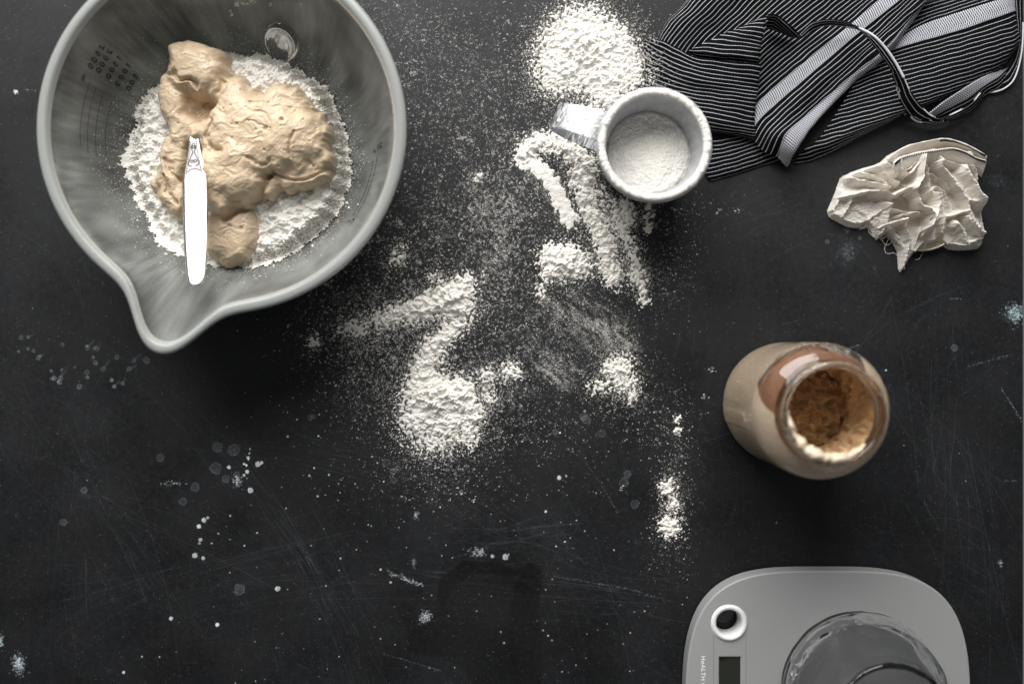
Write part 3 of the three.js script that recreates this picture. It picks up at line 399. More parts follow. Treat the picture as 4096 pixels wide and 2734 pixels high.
{
  const st = 0.00036, a0 = at(570, 150, 0.04), a1 = at(1370, 1070, 0.04), nx = Math.ceil((a1.x - a0.x) / st), nz = Math.ceil((a1.z - a0.z) / st);
  const L = LOBES.map(([u, v, ru, rv, t, h]) => { const y = 0.03 + h * 0.0005, c = at(u, v, y), k = (H - y) / F; return [c.x, c.z, ru * k * 1.1, rv * k * 1.1, t, h * 0.001]; });
  const creases = [[[[800, 345], [765, 330], [700, 300], [680, 290]], 10, 5], [[[1180, 545], [1175, 600], [1168, 640]], 6, 3.2], [[[855, 490], [838, 540], [850, 580], [890, 610]], 8, 3], [[[880, 870], [960, 830], [1030, 770], [1048, 720], [1090, 690]], 12, 5], [[[1090, 690], [1170, 720], [1240, 700], [1310, 660]], 7, 2.5], [[[655, 640], [690, 700], [720, 730]], 9, 3.2], [[[645, 700], [660, 760], [690, 800]], 8, 3.2], [[[1000, 410], [1060, 420], [1140, 440], [1200, 445]], 7, 1.6], [[[990, 440], [1080, 470], [1100, 500]], 5, 1.4], [[[1000, 640], [1050, 660], [1080, 650]], 8, 2.4], [[[776, 575], [780, 700], [784, 900]], 34, 7], [[[1010, 500], [1060, 505], [1090, 520], [1098, 545]], 4, 1.3], [[[860, 400], [880, 350], [900, 320]], 10, 4]];
  const pores = [[882, 622, 7], [1250, 660, 6], [1137, 490, 9], [1072, 525, 8], [1068, 697, 9], [1220, 483, 4], [859, 504, 4], [720, 638, 4], [900, 895, 8], [948, 905, 8], [940, 560, 4]];
  for (let k = 0; k < 130; k++) pores.push([620 + rnd() * 660, 200 + rnd() * 740, 1.6 + rnd() * 2.6]);
  const PO = pores.map(([u, v, r]) => { const c = at(u, v, 0.052); return [c.x, c.z, r * 0.00017]; });
  const hole = at(806, 435, 0.045);
  const Y = new Float32Array(nx * nz).fill(-1);
  for (let j = 0; j < nz; j++) for (let i = 0; i < nx; i++) {
    const x0 = a0.x + i * st, z0 = a0.z + j * st;
    const x = x0 + 0.0022 * n2(x0 / 0.016, z0 / 0.016) + 0.00035 * n2b(x0 / 0.005, z0 / 0.005), z = z0 + 0.0022 * n2(x0 / 0.016 + 30, z0 / 0.016) + 0.00035 * n2b(x0 / 0.005 + 9, z0 / 0.005);
    let acc = 0;
    for (const [cx, cz, rx, rz, t, h] of L) { const c = Math.cos(t), s = Math.sin(t), p = ((x - cx) * c + (z - cz) * s) / rx, q = (-(x - cx) * s + (z - cz) * c) / rz, d = p * p + q * q; if (d < 1) { const e = h * Math.pow(1 - d * d, 0.62); acc += Math.pow(e * 100, 7); } }
    const top = Math.pow(acc, 1 / 7) / 100;
    if (top <= 0.0004) continue;
    let y = top;
    const u = x / (H - 0.05) * F + 2048, v = z / (H - 0.05) * F + 1367;
    for (const [pts, w, dep] of creases) { const [d] = segDist(u, v, pts); if (d < w * 3) y -= dep * (w < 7 ? 0.0006 : 0.001) * Math.exp(-(d / w) * (d / w)); }
    for (const [cx, cz, r] of PO) { const dx = x0 - cx, dz = z0 - cz, d = dx * dx + dz * dz; if (d < r * r * 6) y -= 1.7 * r * Math.exp(-d / (r * r)); }
    const hd = Math.hypot(x - hole.x, (z - hole.z) * 0.9); y = Math.max(Math.min(y, 0.0035 + 0.0008 * n2(x / 0.003, z / 0.003)), y - 0.013 * Math.exp(-Math.pow(hd / 0.0085, 3)));
    const wx = x + 0.004 * n2(x / 0.02 + 3, z / 0.02), wz = z + 0.004 * n2(x / 0.02 + 8, z / 0.02);
    y += smooth(0, 0.006, top) * (0.0013 * fbm(wx / 0.03 + 2, wz / 0.024, 2) + 0.00022 * n2(wx / 0.018 + 7, wz / 0.0055) + 0.00016 * n2b(wx / 0.0085, wz / 0.006) + 0.00013 * n2(x / 0.0027, z / 0.0024) + 0.00008 * n2b(x / 0.0012, z / 0.0012));
    if (y > 0.0002) Y[j * nx + i] = y;
  }
  const geo = gridGeo(nx, nz, (i, j) => {
    let y = Y[j * nx + i];
    if (y < 0) { let near = false; for (let b = -1; b < 2 && !near; b++) for (let a = -1; a < 2; a++) if (Y[clamp(j + b, 0, nz - 1) * nx + clamp(i + a, 0, nx - 1)] > 0) { near = true; break; } if (!near) return null; y = -0.002; }
    return V(a0.x + i * st, 0.0308 + y, a0.z + j * st);
  });
  const tint = dataTex(512, 512, (x, y) => { const n = tile(x, y, 1.6, 4), f = (rnd() - 0.5) * 12, g = rnd() < 0.012 ? -26 : 0; return [198 + 12 * n + f + g, 177 + 13 * n + f + g, 149 + 14 * n + f + g]; }, true);
  tint.repeat.set(9, 9);
  const d = mesh('dough', geo, mat(rgb(1, 1, 1), { map: tint, roughness: 0.36, specularIntensity: 0.8 }));
  tag(d, 'wet tan sourdough mass heaped on the flour in the mixing bowl', 'dough');
}
// ------------------------------------------------------------------ silver knife standing in the dough
{
  const A = at(777, 560, 0.047), B = at(784, 1142, 0.0855);
  const dir = B.clone().sub(A), len = dir.length(); dir.normalize();
  const side = V(0, 1, 0).cross(dir).normalize(), up = dir.clone().cross(side);
  const M = new THREE.Matrix4().makeBasis(side, up, dir).setPosition(A);
  const knife = group('silver_knife', A, 'silver table knife with an ornate neck, its handle leaning on the bowl rim', 'knife');
  knife.quaternion.setFromRotationMatrix(M);
  const metal = mat(rgb(0.93, 0.92, 0.9), { metalness: 1, roughness: 0.12 });
  const prof = spline([[0.0036, -0.006], [0.0036, -0.002], [0.0037, 0], [0.0045, 0.008], [0.0060, 0.018], [0.0072, 0.025], [0.0084, 0.031], [0.0086, 0.045], [0.0085, 0.06], [0.0081, 0.08], [0.0068, len - 0.013], [0.0060, len - 0.006], [0.0042, len - 0.0018], [0.0018, len - 0.0003], [0.0001, len]], 140);
  const geo = gridGeo(33, prof.length, (i, j) => { const a = i / 32 * Math.PI * 2, [w, z] = prof[j]; const c = Math.cos(a), s = Math.sin(a), t = 0.0021 * Math.min(1, w / 0.003); return V(Math.sign(c) * Math.pow(Math.abs(c), 0.42) * w, Math.sign(s) * Math.pow(Math.abs(s), 0.4) * t, z); }, (i, j) => [i / 32, j / prof.length]);
  const handle = mesh('handle', fixSeam(geo), metal, knife);
  // raised ornament on the neck: a border of beads, scrolls and a blossom
  const tarnish = mat(rgb(0.5, 0.48, 0.47), { roughness: 0.55 }), dark = mat(rgb(0.06, 0.05, 0.045), { roughness: 0.6 }), orn = [];
  const halfW = (z) => lerp(0.0026, 0.0062, Math.pow(clamp(z / 0.027), 1.35));
  mesh('ornament_panel', gridGeo(15, 40, (i, j) => { const t = i / 7 - 1, z = lerp(0.0008, 0.0262 + 0.0032 * t * t, j / 39); return V(t * halfW(z), 0.00222 + 0.00006 * n2(t * 9, z * 1500), z); }), tarnish, handle);
  for (const s of [-1, 1]) for (let k = 0; k <= 14; k++) { const t = k / 14, z = 0.003 + t * 0.0245, w = halfW(z) * 0.84; orn.push(new THREE.SphereGeometry(0.00046, 8, 6).translate(s * w, 0.0023, z)); }
  for (let k = 0; k <= 8; k++) { const t = k / 8 * 2 - 1; orn.push(new THREE.SphereGeometry(0.0005, 8, 6).translate(t * 0.0053, 0.0023, 0.0246 + 0.0028 * t * t)); }
  for (const s of [-1, 1]) { orn.push(tube([V(s * 0.0004, 0.0023, 0.004), V(s * 0.0018, 0.0023, 0.0075), V(s * 0.0006, 0.0023, 0.011), V(s * 0.0024, 0.0023, 0.016), V(s * 0.0036, 0.0023, 0.021), V(s * 0.0014, 0.0023, 0.0225)], 0.00034, 40, 6)); orn.push(new THREE.TorusGeometry(0.001, 0.00034, 6, 16).rotateX(Math.PI / 2).translate(s * 0.0012, 0.0023, 0.0185)); }
  for (let k = 0; k < 6; k++) orn.push(new THREE.SphereGeometry(0.0005, 8, 6).translate(Math.cos(k * 1.047) * 0.001, 0.0023, 0.0072 + Math.sin(k * 1.047) * 0.001));
  mesh('ornament', mergeGeometries(orn.map((g) => g.index ? g.toNonIndexed() : g)), dark, handle);
}
// ------------------------------------------------------------------ aluminium measuring mug
{
  const top = 0.07, C = at(2620, 576, top); C.y = 0;
  const mug = group('measuring_mug', C, 'dented aluminium measuring mug with a strap handle, rim caked in flour', 'mug');
  const dustMap = (f, k) => dataTex(512, 512, (x, y) => { const n = tile(x, y, f, 5), q = clamp(k + n * 1.9 + (rnd() - 0.5) * 0.9); return [q * 255, q * 255, q * 255]; });
  const metalFrom = (share) => { // bare metal with flour rubbed on it
    const col = dataTex(512, 512, (x, y) => { const n = tile(x, y, 2.4, 5), q = clamp(share + n * 1.6 + (rnd() - 0.5) * 0.7); return [lerp(178, 236, q), lerp(180, 234, q), lerp(184, 228, q)]; }, true);
    const met = dataTex(512, 512, (x, y) => { const n = tile(x, y, 2.4, 5), q = clamp(share + n * 1.6); return [0, lerp(0.36, 0.95, q) * 255, lerp(1, 0.0, q) * 255]; });
    return mat(rgb(1, 1, 1), { map: col, roughnessMap: met, metalnessMap: met, roughness: 1, metalness: 1 });
  };
  const prof = spline([[0.0001, 0.002], [0.02, 0.002], [0.0252, 0.004], [0.0272, 0.012], [0.0303, 0.034], [0.0322, 0.052], [0.0330, 0.061], [0.0339, 0.0662], [0.0356, 0.0692], [0.0374, 0.0699], [0.0392, 0.0689], [0.0402, 0.0668], [0.0398, 0.0645], [0.0384, 0.0622], [0.0362, 0.058], [0.033, 0.044], [0.0296, 0.02], [0.0275, 0.006], [0.026, 0.001], [0.0245, 0.0003], [0.0001, 0.0003]], 110);
  mesh('body', lathe(prof, 120, (r, y, a) => [Math.max(0.00005, r * (1 + 0.006 * n2(Math.cos(a) * 1.6, Math.sin(a) * 1.6 + y * 20))), y]), mat(rgb(1, 1, 1), { map: dataTex(512, 256, (x, y) => { const a2 = x * 6.28318, n = n3(Math.cos(a2) * 4, y * 9, Math.sin(a2) * 4) * 0.5 + n3(Math.cos(a2) * 14, y * 30, Math.sin(a2) * 14) * 0.4, q = 186 + 20 * n + (rnd() - 0.5) * 14; return [q * 0.995, q, q * 1.01]; }, true), roughness: 0.5, metalness: 0.25 }), mug);
  // crust on the lip
  const crust = gridGeo(541, 13, (i, j) => { const a = (i % 540) / 540 * 6.28318, t = j / 12, ca = Math.cos(a), sa = Math.sin(a), k = clamp(0.5 + 0.6 * n2(ca * 3.5, sa * 3.5) + 0.2 * n2b(ca * 9, sa * 9)), b = lerp(2.85, 0.9 - 0.5 * k, t), edge = Math.sin(t * Math.PI); const g = (0.00015 + 0.0011 * k * (0.8 + 0.3 * n3(ca * 30, sa * 30, t * 4)) + 0.00022 * n3(ca * 90, sa * 90, t * 7)) * Math.pow(edge, 0.6) - 0.0002 * (1 - edge); const r = 0.0368 + Math.cos(b) * (0.0032 + g), y = 0.0666 + Math.sin(b) * (0.0033 + g); return V(ca * r, y, sa * r); });
  mesh('flour_crust', fixSeam(crust), flourMat, mug);
  // strap handle: a bent band
  const ang = Math.atan2(-158, -425), out = V(Math.cos(ang), 0, Math.sin(ang)), tan = V(-Math.sin(ang), 0, Math.cos(ang));
  const path = spline([[0.0365, 0.0615], [0.041, 0.0628], [0.05, 0.0612], [0.061, 0.0575], [0.069, 0.0515], [0.0722, 0.0435], [0.0705, 0.0345], [0.063, 0.0275], [0.052, 0.024], [0.04, 0.0225], [0.0303, 0.0215]], 90);
  const half = (k) => lerp(0.0108, 0.0086, k), th = 0.00055;
  const ring = [];
  path.forEach(([r, y], k) => { const [r0, y0] = path[Math.max(0, k - 1)], [r1, y1] = path[Math.min(path.length - 1, k + 1)], l = Math.hypot(r1 - r0, y1 - y0), nr = -(y1 - y0) / l, ny = (r1 - r0) / l, w = half(smooth(0, 0.5, k / path.length)); const P = (s, t) => out.clone().multiplyScalar(r + nr * t).addScaledVector(tan, s * w).add(V(0, y + ny * t, 0)); ring.push([P(-1, th), P(-0.6, th * 1.15), P(0, th * 1.25), P(0.6, th * 1.15), P(1, th), P(1.02, 0), P(1, -th), P(0, -th), P(-1, -th), P(-1.02, 0), P(-1, th)]); });
  mesh('handle', gridGeo(11, path.length, (i, j) => ring[j][i], (i, j) => [i / 11 * 0.6, j / path.length * 2]), metalFrom(0.12), mug);
  // flour on the strap
  const bits = [], g0 = new THREE.IcosahedronGeometry(1, 0);
  for (let k = 0; k < 620; k++) { const t = Math.pow(rnd(), 2.0) * 0.42, [r, y] = path[Math.floor(t * path.length) + 2], s = 0.00022 * Math.exp(0.5 * gauss()); const p = out.clone().multiplyScalar(r).addScaledVector(tan, (rnd() * 2 - 1) * 0.0095).add(V(0, y + th * 1.2 + s * 0.4, 0)); bits.push(g0.clone().rotateX(rnd() * 6).rotateY(rnd() * 6).scale(s, s * 0.7, s).translate(p.x, p.y, p.z)); }
  mesh('flour_specks', mergeGeometries(bits), flourMat, mug).userData.kind = 'stuff';
  // flour inside
  const fl = gridGeo(241, 90, (i, j) => { const a = (i % 240) / 240 * 6.28318, q = j / 89, R = 0.0306, r = q * R, x = Math.cos(a) * r, z = Math.sin(a) * r; const y = 0.0372 + 0.0012 * fbm(x / 0.012, z / 0.012, 3) + 0.0011 * (ridged(x / 0.006, z / 0.006, 3) - 0.5) + 0.0004 * n2(x / 0.0018, z / 0.0018) + 0.0035 * Math.exp(-((x - 0.004) ** 2 + (z - 0.012) ** 2) / 0.00018) - 0.0016 * smooth(0.92, 1, q); return V(C.x + x, y, C.z + z); });
  tag(mesh('mug_flour', fixSeam(fl), flourMat), 'flour filling the aluminium measuring mug halfway', 'flour');
}
// ------------------------------------------------------------------ jar of starter
const glass = mat(rgb(1, 1, 1), { roughness: 0.02, transmission: 1, thickness: 0.003, ior: 1.48 });
{
  const J = at(3119, 1607, 0);
  const jar = group('starter_jar', J, 'open glass jar coated inside with tan sourdough starter', 'jar');
  const outer = [[0.0001, 0.0006], [0.036, 0.0006], [0.0425, 0.003], [0.045, 0.01], [0.0454, 0.05], [0.0454, 0.095], [0.0446, 0.103], [0.0415, 0.110], [0.0368, 0.1145], [0.0336, 0.1175], [0.0328, 0.1205], [0.0334, 0.1225], [0.0328, 0.1245], [0.0334, 0.1265], [0.033, 0.129], [0.0312, 0.1302], [0.0295, 0.1294], [0.0288, 0.127], [0.0292, 0.1175], [0.0335, 0.1128], [0.038, 0.108], [0.041, 0.102], [0.0419, 0.095], [0.0419, 0.05], [0.0417, 0.012], [0.039, 0.0055], [0.03, 0.0045], [0.0001, 0.0045]];
  const prof = spline(outer, 150).map((p) => [Math.max(0.00005, p[0]), p[1]]);
  // embossed gauge panels stand proud of the wall
  const emboss = (r, y, a) => { if (r < 0.0444 || y > 0.1 || y < 0.012) return [r, y]; let d = 0; for (const c of [3.02, 5.1, 1.2]) { const da = Math.abs(Math.atan2(Math.sin(a - c), Math.cos(a - c))); d = Math.max(d, smooth(0.19, 0.17, da) * smooth(0.012, 0.016, y) * smooth(0.086, 0.082, y)); } return [r + 0.0012 * d, y]; };
  mesh('glass', lathe(prof, 240, emboss), glass, jar);
  const creamTint = dataTex(256, 256, (x, y, i, j) => { const n = tile(x, y, 2.2, 4) + 0.5 * n2(x * 22, y * 3), f = (rnd() - 0.5) * 10 - (n2b(i / 5, j / 7) > 0.78 ? 34 : 0); return [216 + 14 * n + f, 196 + 14 * n + f, 170 + 15 * n + f]; }, true);
  const brownTint = dataTex(256, 256, (x, y) => { const n = tile(x, y, 2.6, 4), f = (rnd() - 0.5) * 14; return [216 + 26 * n + f, 180 + 26 * n + f, 134 + 24 * n + f]; }, true);
  const lining = group('sourdough_starter', J, 'bubbly tan sourdough starter clinging to the inside of the glass jar', 'starter');
  // top edge of the coating: open towards the far left shoulder
  const edgeY = (a) => { const gap = Math.abs(Math.atan2(Math.sin(a - 4.35), Math.cos(a - 4.35))); return lerp(0.0965, 0.1165, smooth(0.75, 1.35, gap)) + 0.0015 * n2(Math.cos(a) * 3, Math.sin(a) * 3); };
  const rIn = (y) => { const t = y; return t < 0.095 ? 0.0424 : t < 0.102 ? lerp(0.0424, 0.0414, (t - 0.095) / 0.007) : t < 0.108 ? lerp(0.0414, 0.0384, (t - 0.102) / 0.006) : lerp(0.0384, 0.0336, (t - 0.108) / 0.0055); };
  const NJ = 60, gapAt = (a) => Math.abs(Math.atan2(Math.sin(a - 4.05), Math.cos(a - 4.05)));
  mesh('coating', gridGeo(181, NJ, (i, j) => { const a = (i % 180) / 180 * 6.28318, t = j / (NJ - 1); const y = Math.min(0.1135, lerp(0.006, edgeY(a), t)); const r = j === 0 ? 0.036 : rIn(y); return V(Math.cos(a) * r, y, Math.sin(a) * r); }, (i, j) => [i / 30, j / 12]), mat(rgb(1, 1, 1), { map: creamTint, roughness: 0.5 }), lining);
  const driedTint = dataTex(256, 128, (x, y) => { const n = tile(x, y, 2.4, 4), f = (rnd() - 0.5) * 16, d = clamp(n * 1.6 - 0.1) * 70; return [146 + 34 * n + f - d, 104 + 32 * n + f - d, 72 + 28 * n + f - d * 0.6]; }, true);
  mesh('dried_patch', gridGeo(121, 24, (i, j) => { const a = lerp(2.9, 5.9, i / 120), t = j / 23, y = lerp(edgeY(a) - 0.002, 0.1138, t), r = rIn(y) - 0.0004 + 0.0003 * n2(a * 9, y * 400); return V(Math.cos(a) * r, y, Math.sin(a) * r); }, (i, j) => [i / 120, j / 23]), mat(rgb(1, 1, 1), { map: driedTint, roughness: 0.5 }), lining);
  // inside: lumpy cavity
  const NC = 120;
  const cav = gridGeo(241, NC, (i, j) => {
    const a = (i % 240) / 240 * 6.28318, t = j / (NC - 1), ca = Math.cos(a), sa = Math.sin(a);
    let r, y;
    if (t < 0.5) { const q = t / 0.5; r = q * 0.031; y = 0.058; } else { const q = (t - 0.5) / 0.5; y = lerp(0.058, Math.max(0.1085, Math.min(0.1128, edgeY(a))), q); r = Math.min(lerp(0.031, 0.0385, smooth(0, 0.6, q)), rIn(y) - 0.0016) - 0.001; }
    const x = ca * r, z = sa * r, b = 0.0062 * fbm(x / 0.013 + 4, z / 0.013 + y / 0.012, 3) + 0.0048 * (Math.pow(clamp(0.5 + 0.6 * n3(x / 0.007, y / 0.007, z / 0.007)), 1.5) - 0.4) + 0.0009 * n3(x / 0.0026, y / 0.0026, z / 0.0026);
    const k = smooth(0.35, 0.65, t) * smooth(1, 0.94, t);
    return V(ca * Math.max(0, r - b * 0.75 * k - 0.001 * k), y + b * 1.5 * (1 - smooth(0.45, 0.7, t)), sa * Math.max(0, r - b * 0.75 * k - 0.001 * k));
  }, (i, j) => [i / 60, j / 30]);
  mesh('crumb', cav, mat(rgb(1, 1, 1), { map: brownTint, roughness: 0.4, bumpMap: flourBump, bumpScale: 0.0005 }), lining);
  // spill over the near lip
  const lip = [];
  for (let k = 0; k <= 40; k++) lip.push(lerp(0.75, 3.2, k / 40));
  const rows = gridGeo(41, 17, (i, j) => { const a = lip[i], b = j / 16 * 6.28318, w = Math.sin(i / 40 * Math.PI), g = 0.001 + 0.004 * w * (0.85 + 0.25 * n2(a * 3, 1)) + 0.0007 * n3(a * 5, Math.cos(b), Math.sin(b)) + 0.0003 * n3(a * 14, Math.cos(b) * 2, Math.sin(b) * 2); const r = 0.0282 + 0.0008 * n2(a * 6, 8) + Math.cos(b) * g * 0.9, y = 0.1265 + 0.003 * n2(a * 2.2, 3) + Math.sin(b) * g * 1.2; return V(Math.cos(a) * r, y, Math.sin(a) * r); }, (i, j) => [i / 30, j / 12]);
  mesh('spill', rows, mat(rgb(1, 1, 1), { map: creamTint, roughness: 0.4 }), lining);
}
// ------------------------------------------------------------------ kitchen scale with a glass jar on it
{
  const top = 0.018, C = at(3314, 2290, top), S = V(C.x, 0, C.z + 0.118);
  const scale = group('kitchen_scale', S, 'silver grey digital kitchen scale with a hanging ring and a dark display', 'scale');
  const grey = mat(rgb(0.31, 0.318, 0.312), { roughness: 0.42, metalness: 0.0, bumpMap: flourBump, bumpScale: 0.00002 });
  const hw = 0.1047, hh = 0.118, ex = 3.6, shape = new THREE.Shape(), N = 140;
  for (let k = 0; k <= N; k++) { const a = k / N * 6.28318, c = Math.cos(a), s = Math.sin(a), x = Math.sign(c) * Math.pow(Math.abs(c), 2 / ex) * hw, y = Math.sign(s) * Math.pow(Math.abs(s), 2 / ex) * hh; k ? shape.lineTo(x, y) : shape.moveTo(x, y); }
  const loc = (u, v) => at(u, v, top).sub(S);
  const ring = loc(2917, 2490), rr = 0.0128;
  const hole = new THREE.Path(); hole.absarc(ring.x, -ring.z, rr, 0, Math.PI * 2, true); shape.holes.push(hole);
  const lcdA = loc(2871, 2621), lcdB = loc(2971, 2800);
  const win = new THREE.Path(); win.moveTo(lcdA.x, -lcdA.z); win.lineTo(lcdA.x, -lcdB.z); win.lineTo(lcdB.x, -lcdB.z); win.lineTo(lcdB.x, -lcdA.z); win.closePath(); shape.holes.push(win);
  const platform = mesh('platform', new THREE.ExtrudeGeometry(shape, { depth: 0.0135, bevelEnabled: true, bevelThickness: 0.0014, bevelSize: 0.0014, bevelSegments: 5, curveSegments: 40 }).rotateX(-Math.PI / 2).translate(0, 0.0031, 0), grey, scale);
  // hanging ring
  const prof = spline([[0.0094, 0.002], [0.0094, 0.0165], [0.0098, 0.0185], [0.0108, 0.0196], [0.0122, 0.0197], [0.0132, 0.0188], [0.0137, 0.0183]], 30);
  mesh('hanging_ring', lathe(prof, 72).translate(ring.x, 0, ring.z), mat(rgb(0.78, 0.78, 0.77), { roughness: 0.35 }), scale);
  // display
  const cx = (lcdA.x + lcdB.x) / 2, cz = (lcdA.z + lcdB.z) / 2;
  const display = mesh('display', new RoundedBoxGeometry(lcdB.x - lcdA.x - 0.0006, 0.004, lcdB.z - lcdA.z - 0.0006, 3, 0.0006).translate(cx, 0.0145, cz), mat(rgb(0.022, 0.024, 0.018), { roughness: 0.25 }), scale);
  const seg = mat(rgb(0.006, 0.006, 0.006), { roughness: 0.4 }), so = loc(2888, 2636);
  mesh('display_segment', new THREE.BoxGeometry(0.0016, 0.0002, 0.0022).translate(so.x, 0.0167, so.z), seg, display);
  mesh('display_segment', new THREE.BoxGeometry(0.0014, 0.0002, 0.0012).translate(so.x + 0.0017, 0.0167, so.z), seg, display);
  // seams of the control strip
  for (const u of [2855, 2984]) { const a = loc(u, 2536), b = loc(u, 2900); mesh('seam', new THREE.BoxGeometry(0.0002, 0.0002, b.z - a.z).translate(a.x, top + 0.00006, (a.z + b.z) / 2), mat(rgb(0.16, 0.16, 0.16)), platform); }
  const t = new TextGeometry('HeALTH', { font, size: 0.0031, depth: 0.0001, curveSegments: 4 }); t.computeBoundingBox();
  const word = loc(2806, 2621); t.scale(1.22, 1, 1).rotateX(-Math.PI / 2).rotateY(-Math.PI / 2).translate(word.x - 0.0002, top + 0.0001, word.z);
  mesh('brand_lettering', t, mat(rgb(0.95, 0.95, 0.95)), platform);
  const swoosh = loc(2808, 2735); mesh('brand_swoosh', tube([V(swoosh.x + 0.002, top + 0.0001, swoosh.z - 0.0012), V(swoosh.x, top + 0.0001, swoosh.z + 0.0003), V(swoosh.x - 0.0002, top + 0.0001, swoosh.z + 0.004)], 0.0002, 20, 5), mat(rgb(0.8, 0.8, 0.8)), platform);
  for (const [x, z] of [[-1, -1], [1, -1], [-1, 1], [1, 1]]) mesh('foot', new THREE.CylinderGeometry(0.008, 0.009, 0.003, 24).translate(x * 0.075, 0.0016, z * 0.085), mat(rgb(0.05, 0.05, 0.05), { roughness: 0.8 }), scale);
  // glass jar
  const G = at(3422, 2740, top); G.y = top + 0.0003;
  const jar = group('glass_jar', G, 'empty wet clear glass jar standing on the kitchen scale', 'jar');
  const pj = spline([[0.0001, 0.001], [0.045, 0.0003], [0.0535, 0.002], [0.0572, 0.007], [0.0577, 0.014], [0.0568, 0.028], [0.0545, 0.037], [0.0505, 0.045], [0.0455, 0.0525], [0.0412, 0.059], [0.0395, 0.0645], [0.0392, 0.069], [0.04, 0.0715], [0.0396, 0.0738], [0.0382, 0.0746], [0.0368, 0.0738], [0.0362, 0.071], [0.0364, 0.064], [0.0385, 0.0565], [0.0428, 0.05], [0.0478, 0.0425], [0.0517, 0.035], [0.0538, 0.027], [0.0546, 0.015], [0.0538, 0.0105], [0.049, 0.0065], [0.03, 0.008], [0.0001, 0.009]], 170).map((p) => [Math.max(0.00005, p[0]), p[1]]);
  const wobble = (r, y, a) => { let d = 0; for (const c of [3.9, 4.9]) { const da = Math.abs(Math.atan2(Math.sin(a - c), Math.cos(a - c))); d = Math.max(d, smooth(0.34, 0.26, da) * smooth(0.014, 0.019, y) * smooth(0.034, 0.03, y)); } return [r + (r > 0.0555 ? 0.0011 * d : 0) + 0.00035 * n3(Math.cos(a) * 3.5, y * 70, Math.sin(a) * 3.5), y]; };
  mesh('glass', lathe(pj, 180, wobble), glass, jar);
  const drops = [], g0 = new THREE.SphereGeometry(1, 10, 8);
  for (let k = 0; k < 46; k++) { const a = 3.2 + rnd() * 2.2, y = 0.012 + rnd() * 0.016, s = 0.0005 + rnd() * 0.0011; drops.push(g0.clone().scale(s, s * 1.2, s).translate(Math.cos(a) * 0.0522, y, Math.sin(a) * 0.0522)); }
  mesh('water_drops', mergeGeometries(drops), mat(rgb(1, 1, 1), { roughness: 0.02, transmission: 1, thickness: 0.001, ior: 1.33 }), jar).userData.kind = 'stuff';
}
